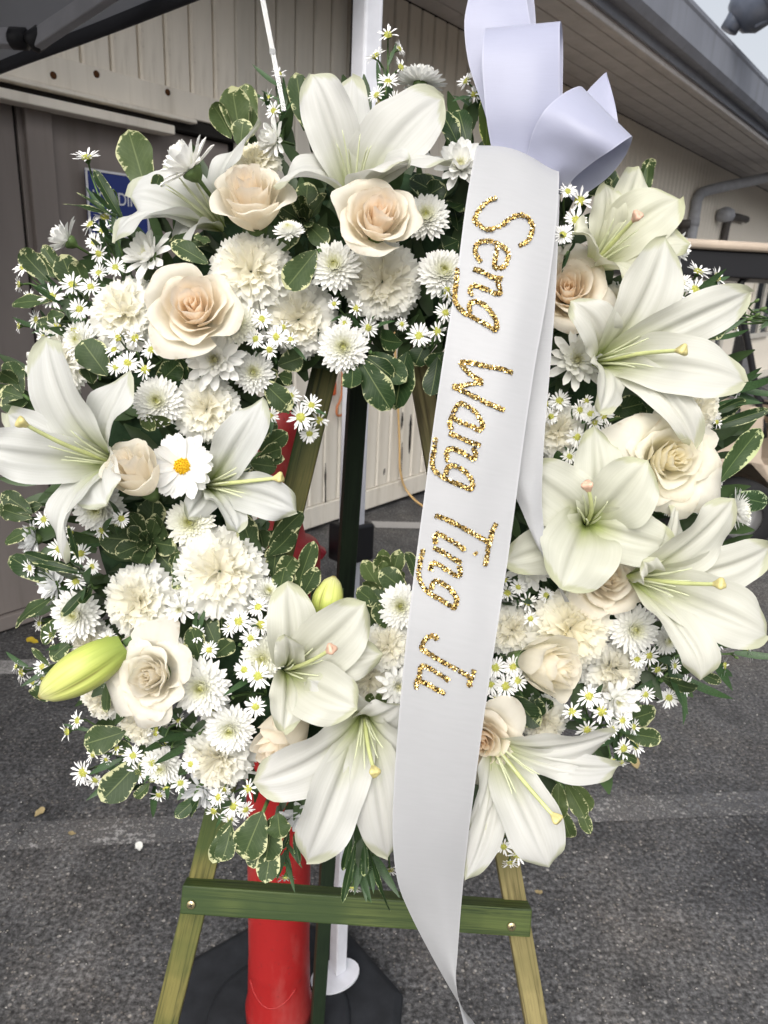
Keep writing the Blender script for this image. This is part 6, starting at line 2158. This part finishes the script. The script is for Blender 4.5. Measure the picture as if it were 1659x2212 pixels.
leaf_sprig('dark glossy leaf over the yellow rose', (1340, 900), [(1310, 890, 1394, 872, 50, 0.0, -0.01, 1, 0.2), (1300, 900, 1340, 868, 34, 0.0, -0.006, 0, 0.4), (1330, 880, 1400, 892, 36, 0.004, 0.0, 5, 0.2), (1230, 1000, 1190, 1000, 50, 0.01, 0.01, 0, 0.2)], 'd', 0.004, 33)
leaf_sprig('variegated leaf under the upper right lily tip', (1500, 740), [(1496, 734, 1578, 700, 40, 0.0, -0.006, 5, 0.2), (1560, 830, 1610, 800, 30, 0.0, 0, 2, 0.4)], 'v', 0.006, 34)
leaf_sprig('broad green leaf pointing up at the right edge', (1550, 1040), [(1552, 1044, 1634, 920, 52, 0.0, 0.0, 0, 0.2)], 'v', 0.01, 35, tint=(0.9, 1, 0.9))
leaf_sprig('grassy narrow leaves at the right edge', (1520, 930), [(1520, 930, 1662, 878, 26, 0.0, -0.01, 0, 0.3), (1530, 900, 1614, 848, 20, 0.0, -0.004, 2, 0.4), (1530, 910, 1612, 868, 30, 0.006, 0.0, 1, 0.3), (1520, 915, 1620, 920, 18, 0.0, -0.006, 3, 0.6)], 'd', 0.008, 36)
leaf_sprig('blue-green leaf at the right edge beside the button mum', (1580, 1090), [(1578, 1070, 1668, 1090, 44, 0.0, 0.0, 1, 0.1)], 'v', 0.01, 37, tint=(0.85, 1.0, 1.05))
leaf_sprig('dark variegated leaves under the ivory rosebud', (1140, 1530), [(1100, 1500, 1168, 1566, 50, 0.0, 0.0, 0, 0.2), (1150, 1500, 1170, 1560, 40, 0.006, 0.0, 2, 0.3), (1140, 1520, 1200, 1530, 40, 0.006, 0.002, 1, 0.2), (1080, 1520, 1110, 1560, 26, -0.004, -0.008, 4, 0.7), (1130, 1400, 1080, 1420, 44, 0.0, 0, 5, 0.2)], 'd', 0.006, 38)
leaf_sprig('curled leaf with pale browned tip at right above the asphalt', (1430, 1470), [(1426, 1462, 1524, 1512, 40, 0.0, -0.01, 3, 0.5), (1500, 1450, 1560, 1470, 26, 0.004, 0.0, 0, 0.5), (1400, 1450, 1436, 1420, 40, 0.01, 0.01, 2, 0)], 'v', 0.004, 39)
leaf_sprig('two variegated leaves at the lower right rim', (1350, 1560), [(1346, 1556, 1426, 1540, 52, 0.0, 0.0, 1, 0.2), (1346, 1584, 1428, 1590, 44, -0.002, 0.0, 0, 0.3), (1330, 1630, 1384, 1632, 24, 0.004, 0.002, 2, 0.5)], 'v', 0.006, 40)
leaf_sprig('pale variegated leaf cluster hanging at lower right', (1205, 1690), [(1206, 1690, 1208, 1774, 40, 0.0, -0.006, 5, 0.2), (1222, 1692, 1268, 1766, 38, 0.0, -0.004, 0, 0.4), (1236, 1690, 1288, 1752, 34, 0.006, 0.002, 2, 0.3), (1240, 1720, 1278, 1800, 26, 0.004, 0.0, 4, 0.5), (1210, 1740, 1236, 1838, 42, 0.006, 0.0, 3, 0.3)], 'l', 0.004, 41)
leaf_sprig('dark leaf peeking below the streamer at lower right', (1030, 1780), [(1030, 1770, 1016, 1830, 50, 0.0, 0.0, 1, 0.2), (1040, 1790, 1030, 1850, 36, 0.006, 0.0, 0, 0.2)], 'd', 0.01, 42)
leaf_sprig('green leaves at the far left beside the drooping lily petal', (60, 1100), [(70, 1110, 4, 1066, 40, 0.0, 0.0, 0, 0.3), (70, 1120, 0, 1100, 36, 0.0, 0.0, 2, 0.2), (80, 1140, 0, 1170, 34, 0.002, 0, 1, 0.4), (90, 1090, 30, 1110, 40, 0.006, 0.004, 5, 0.2), (20, 1080, -10, 1130, 40, 0.004, 0.004, 3, 0.2)], 'v', 0.006, 43)
leaf_sprig('dark needle-like leaves dangling below the bottom lily', (780, 1800), [(770, 1810, 744, 1950, 16, 0.0, 0.0, 0, 0.3), (786, 1810, 796, 1900, 16, 0.0, 0, 2, 0.3), (790, 1810, 840, 1990, 14, 0.0, 0.0, 1, 0.3), (760, 1800, 742, 1880, 18, 0.0, 0.0, 4, 0.2), (800, 1850, 862, 1826, 14, 0.0, 0, 3, 0.2), (634, 1800, 650, 1866, 14, 0.0, 0.0, 0, 0.2), (626, 1790, 612, 1840, 12, 0.0, 0, 2, 0.3)], 'd', 0.012, 44, tint=(0.8, 0.9, 0.8), stem=False)

# ------------------------------------------------------------------ clear plastic pick
kq = NT('clear_plastic')
kq.base((0.92, 0.94, 0.95))
kq.rough(0.12)
kq.b.inputs['Transmission Weight'].default_value = 0.75
kq.b.inputs['IOR'].default_value = 1.35
p0, p1 = W(614, 240, 0.660), W(556, -60, 0.655)
mb = MB()
for off in (-1, 1):
    beam(mb, RR * (off * 0.0014), p1 - p0 + RR * (off * 0.0016), 0.0013, 0.0022, -_F)
beam(mb, Vector((0, 0, 0)), p1 - p0, 0.0022, 0.0008, -_F)
q = (p1 - p0) * 0.43
mb.box(tuple(q), (0.0050, 0.0035, 0.004))
o = mb.build('card_pick', kq.m, None, False, Matrix.Translation(p0))
tag(o, 'thin clear plastic card pick standing up from the top left', 'card pick')


# ------------------------------------------------------------------ ribbon
def mat_satin(name, col, rough):
    k = NT(name)
    u, v = k.uv()
    wv = k.n('ShaderNodeTexWave', wave_type='BANDS', bands_direction='DIAGONAL')
    wv.inputs['Scale'].default_value = 1.0
    wv.inputs['Distortion'].default_value = 0.4
    k.l(k.comb(k.math('MULTIPLY', u, 90.0), k.math('MULTIPLY', v, 260.0)), wv.inputs['Vector'])
    f = k.noise(k.comb(k.math('MULTIPLY', u, 3.0), k.math('MULTIPLY', v, 400.0)), 1.0, 2)
    edge = k.ramp(k.math('ABSOLUTE', k.math('SUBTRACT', u, 0.5)), [(0.478, 0.0), (0.486, 1.0)])
    c = k.mix(0.10, col, k.ramp(f, [(0.3, 0.75), (0.7, 1.1)]), 'MULTIPLY')
    c = k.mix(k.math('MULTIPLY', edge, 0.12), c, (0.8, 0.8, 0.85))
    k.base(c)
    k.rough(rough, 0.5)
    k.b.inputs['Sheen Weight'].default_value = 0.15
    k.b.inputs['Anisotropic'].default_value = 0.5
    h = k.math('ADD', k.math('MULTIPLY', wv.outputs['Fac'], 0.35), k.math('MULTIPLY', f, 0.65))
    k.bump(h, 0.16, 0.0005)
    k.translucent(c, 0.18)
    return k.m


M_SATIN = mat_satin('white_satin', (0.44, 0.446, 0.46), 0.42)
M_BOW = mat_satin('sky_tinted_satin', (0.385, 0.40, 0.52), 0.42)  # same white ribbon; bluish sky light on the loops painted into its colour

kn = W(1130, 350, 0.60)
RBM = Matrix.Translation(kn) @ CAMROT.to_4x4()
RBI = RBM.inverted()
rib = empty('ribbon', RBM, 'white satin ribbon with bow and long streamer bearing gold glitter lettering', 'ribbon')


def strip(name, rows, mat, parent, n=60, nu=9, cup=0.0, Minv=RBI, arch=0.0, ripple=1.0):
    """rows: (lx, ly, lz, rx, ry, rz) in view px + depth"""
    P = crom(rows, n)
    X = np.zeros((n, nu, 3))
    PX = np.zeros((n, nu, 3))
    for i in range(n):
        a, b = P[i, :3], P[i, 3:]
        for j in range(nu):
            t = j / (nu - 1)
            q = a * (1 - t) + b * t
            q = q.copy()
            q[1] -= arch * math.sin(math.pi * min(1.0, t * 1.15)) * max(0.0, 1 - i / (n * 0.30))
            q2 = q[2] - cup * math.sin(math.pi * t)
            q2 += ripple * (noise.noise(Vector((t * 1.7, i * 6.0 / n, cup * 900.0))) * 0.0022 + noise.noise(Vector((t * 3.5, i * 15.0 / n, 7.3))) * 0.0007)
            X[i, j] = Minv @ W(q[0], q[1], q2)
            PX[i, j] = (q[0], q[1], q2)
    mb = MB()
    mb.grid(X)
    o = mb.build(name, mat, parent)
    return o, PX


ROWS = [(1062, 330, 0.640, 1196, 392, 0.640), (1036, 316, 0.606, 1205, 368, 0.606), (1030, 318, 0.590, 1208, 377, 0.590), (1022, 350, 0.580, 1207, 410, 0.580), (1006, 445, 0.570, 1201, 490, 0.568), (987, 590, 0.561, 1182, 640, 0.559), (962, 745, 0.556, 1154, 800, 0.554),
        (938, 905, 0.554, 1131, 955, 0.552), (918, 1060, 0.555, 1112, 1100, 0.553), (900, 1195, 0.557, 1094, 1230, 0.555), (881, 1350, 0.557, 1068, 1400, 0.555), (864, 1520, 0.563, 1044, 1560, 0.562), (852, 1680, 0.576, 1024, 1710, 0.575), (848, 1800, 0.590, 1010, 1820, 0.589), (858, 1900, 0.607, 1000, 1915, 0.606),
        (884, 1970, 0.622, 994, 1985, 0.618), (930, 2060, 0.640, 988, 2065, 0.630), (972, 2135, 0.652, 985, 2110, 0.634), (1000, 2180, 0.664, 990, 2160, 0.638), (1028, 2216, 0.674, 1004, 2226, 0.646), (1065, 2290, 0.694, 1010, 2310, 0.666)]
front, FPXG = strip('streamer', ROWS, M_SATIN, rib, 110, 13, 0.004, arch=20.0, ripple=1.8)
strip('streamer', [(1050, 400, 0.600, 1209, 420, 0.600), (1030, 480, 0.594, 1207, 480, 0.592), (1040, 640, 0.586, 1200, 640, 0.584), (1060, 800, 0.582, 1188, 800, 0.580), (1080, 940, 0.580, 1177, 930, 0.578), (1104, 1045, 0.580, 1171, 1040, 0.579), (1130, 1110, 0.581, 1172, 1110, 0.580), (1156, 1170, 0.583, 1182, 1180, 0.582), (1190, 1235, 0.588, 1206, 1255, 0.586), (1220, 1300, 0.610, 1230, 1300, 0.61)],
      M_SATIN, rib, 60, 9, 0.002)
# bow loops
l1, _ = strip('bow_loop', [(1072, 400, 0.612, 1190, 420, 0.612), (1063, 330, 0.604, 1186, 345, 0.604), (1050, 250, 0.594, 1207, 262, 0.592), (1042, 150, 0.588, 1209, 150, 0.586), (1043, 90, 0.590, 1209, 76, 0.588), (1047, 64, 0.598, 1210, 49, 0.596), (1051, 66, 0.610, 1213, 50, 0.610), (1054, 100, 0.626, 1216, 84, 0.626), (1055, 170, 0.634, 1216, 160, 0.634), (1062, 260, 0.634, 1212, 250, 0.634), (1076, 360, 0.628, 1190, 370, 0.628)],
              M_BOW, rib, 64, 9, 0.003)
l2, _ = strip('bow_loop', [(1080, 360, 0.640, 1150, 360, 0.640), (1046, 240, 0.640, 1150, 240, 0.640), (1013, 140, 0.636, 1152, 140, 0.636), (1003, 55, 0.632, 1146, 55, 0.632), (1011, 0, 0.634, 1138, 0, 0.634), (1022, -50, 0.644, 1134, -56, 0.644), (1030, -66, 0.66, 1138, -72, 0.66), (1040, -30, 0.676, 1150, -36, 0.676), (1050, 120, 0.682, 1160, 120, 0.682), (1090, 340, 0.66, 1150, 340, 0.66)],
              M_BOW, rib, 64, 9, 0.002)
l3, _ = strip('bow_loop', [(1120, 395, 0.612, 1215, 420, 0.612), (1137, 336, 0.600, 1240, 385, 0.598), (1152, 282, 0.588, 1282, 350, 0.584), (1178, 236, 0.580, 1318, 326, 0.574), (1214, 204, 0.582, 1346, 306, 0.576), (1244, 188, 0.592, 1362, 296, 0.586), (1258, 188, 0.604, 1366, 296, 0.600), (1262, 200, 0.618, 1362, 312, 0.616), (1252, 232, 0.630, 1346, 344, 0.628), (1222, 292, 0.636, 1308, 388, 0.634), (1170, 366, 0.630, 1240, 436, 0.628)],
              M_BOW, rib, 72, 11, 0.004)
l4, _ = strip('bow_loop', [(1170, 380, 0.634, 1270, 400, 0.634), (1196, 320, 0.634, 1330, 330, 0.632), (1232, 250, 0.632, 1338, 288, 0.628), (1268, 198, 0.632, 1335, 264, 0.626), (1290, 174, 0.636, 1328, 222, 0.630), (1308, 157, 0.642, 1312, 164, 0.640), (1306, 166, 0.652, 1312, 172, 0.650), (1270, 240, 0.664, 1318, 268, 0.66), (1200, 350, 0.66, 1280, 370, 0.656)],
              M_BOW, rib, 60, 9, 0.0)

# gold glitter letters on the streamer, one mesh for each letter
def mat_gold():
    k = NT('gold_glitter')
    at = k.n('ShaderNodeAttribute', attribute_name='t')
    k.base(k.ramp(at.outputs['Fac'], [(0, (0.07, 0.042, 0.015)), (0.3, (0.24, 0.15, 0.045)), (0.6, (0.58, 0.40, 0.13)), (0.85, (0.85, 0.64, 0.26)), (1, (0.98, 0.86, 0.50))]))
    k.b.inputs['Metallic'].default_value = 1.0
    k.rough(0.28)
    return k.m


M_GOLD = mat_gold()
LET = []
for (ox, oy, strokes) in (
    (932.6, 384.0, [
        [[(850, 260), (760, 290), (670, 360), (600, 450), (560, 530), (590, 590), (680, 660), (780, 670), (900, 630), (1000, 550), (1110, 490), (1200, 490), (1290, 560), (1320, 640), (1300, 730), (1260, 820), (1140, 885)]],
        [[(640, 1095), (590, 1020), (565, 940), (600, 860), (690, 820), (800, 840), (920, 890), (990, 960), (1000, 1050), (960, 1140), (880, 1180), (820, 1160), (830, 1060), (850, 950), (860, 890)]],
        [[(545, 1190), (650, 1220), (780, 1290), (920, 1320)], [(850, 1330), (880, 1420), (900, 1500), (840, 1510), (720, 1460), (620, 1420), (540, 1400), (500, 1460), (520, 1545)]],
        [[(500, 1760), (490, 1680), (530, 1620), (640, 1630), (740, 1710), (820, 1820), (850, 1920), (830, 1985), (740, 1930), (620, 1870), (500, 1800), (400, 1740), (330, 1660), (300, 1580), (305, 1480), (320, 1350), (338, 1180)]]]),
    (905.2, 740.6, [
        [[(1220, 390), (1080, 340), (900, 310), (700, 260), (540, 250)], [(540, 250), (600, 340), (700, 430), (830, 500)], [(830, 520), (700, 530), (560, 560), (440, 570)], [(440, 570), (600, 640), (780, 730), (950, 810), (1110, 880)]],
        [[(430, 1130), (400, 1060), (430, 960), (480, 850), (540, 790), (640, 830), (740, 910), (800, 1000), (830, 1080), (780, 1140), (700, 1090), (580, 1050), (480, 1000), (440, 970)]],
        [[(395, 1180), (520, 1230), (660, 1290), (800, 1340)], [(710, 1370), (740, 1450), (710, 1515), (600, 1450), (500, 1400), (400, 1380), (360, 1440), (370, 1560)]],
        [[(350, 1720), (370, 1640), (440, 1600), (540, 1640), (630, 1710), (690, 1800), (700, 1870), (660, 1910), (550, 1860), (440, 1820), (340, 1770), (220, 1690), (175, 1600), (178, 1500), (196, 1400), (215, 1240)]]]),
    (850.3, 1069.8, [
        [[(545, 265), (700, 320), (860, 400), (1040, 500), (1180, 580), (1260, 640)], [(1340, 370), (1290, 480), (1260, 600), (1230, 720), (1215, 830), (1190, 920)]],
        [[(555, 630), (535, 560), (570, 500), (660, 540), (780, 610), (900, 690), (920, 720)], [(1065, 750), (1078, 775)]],
        [[(520, 690), (640, 740), (780, 830), (880, 880)], [(860, 930), (870, 1000), (850, 1060), (740, 1000), (620, 930), (530, 880), (490, 920), (480, 980)]],
        [[(490, 1230), (510, 1150), (560, 1120), (670, 1170), (760, 1250), (820, 1340), (810, 1430), (780, 1470), (680, 1400), (570, 1340), (470, 1280), (400, 1210), (340, 1110), (328, 1020), (348, 860), (388, 700)]]]),
    (850.3, 1316.7, [
        [[(565, 395), (540, 345), (450, 360), (390, 430), (365, 510), (440, 560), (560, 640), (700, 720), (850, 800), (990, 880), (1020, 890)], [(1050, 790), (1030, 880), (985, 960), (1000, 1010)]],
        [[(720, 930), (640, 870), (520, 800), (400, 740), (350, 760), (340, 850), (320, 920), (290, 960), (300, 1040)], [(330, 930), (430, 970), (550, 1040), (670, 1100)]]])):
    for letter in strokes:
        LET.append([[(ox + x * 0.16534, oy + y * 0.16534) for x, y in s] for s in letter])
grid_px = FPXG.reshape(-1, 3)
g = random.Random(99)
for letter in LET:
    mb = MB()
    for s in letter:
        P = crom(s, max(6, int(len(s) * 8)))
        seg = np.linalg.norm(np.diff(P, axis=0), axis=1).sum()
        cnt = int(seg * 4.0) + 10
        for i in range(cnt):
            t = g.uniform(0, len(P) - 1.001)
            k = int(t)
            q = P[k] * (1 - (t - k)) + P[k + 1] * (t - k)
            tn = P[min(k + 1, len(P) - 1)] - P[k]
            tn = tn / (np.linalg.norm(tn) + 1e-9)
            w = g.uniform(-4.5, 4.5)
            x, y = q[0] - tn[1] * w, q[1] + tn[0] * w
            d2 = (grid_px[:, 0] - x) ** 2 + (grid_px[:, 1] - y) ** 2
            z = grid_px[int(np.argmin(d2)), 2] - g.uniform(0.0006, 0.0018)
            c = RBI @ W(x, y, z)
            nrm = Vector((g.gauss(0, 0.38), g.gauss(0.0, 0.42), 1)).normalized()
            e1 = nrm.orthogonal().normalized()
            e2 = nrm.cross(e1)
            r = g.uniform(0.00055, 0.00076)
            a0 = g.uniform(0, 6)
            mb.put([tuple(c + (e1 * math.cos(a0 + a) + e2 * math.sin(a0 + a)) * r) for a in [math.pi / 3 * q_ for q_ in range(6)]], [(0, 1, 2, 3, 4, 5)], t=g.random())
    o = mb.build('glitter_letter', M_GOLD, front, False)
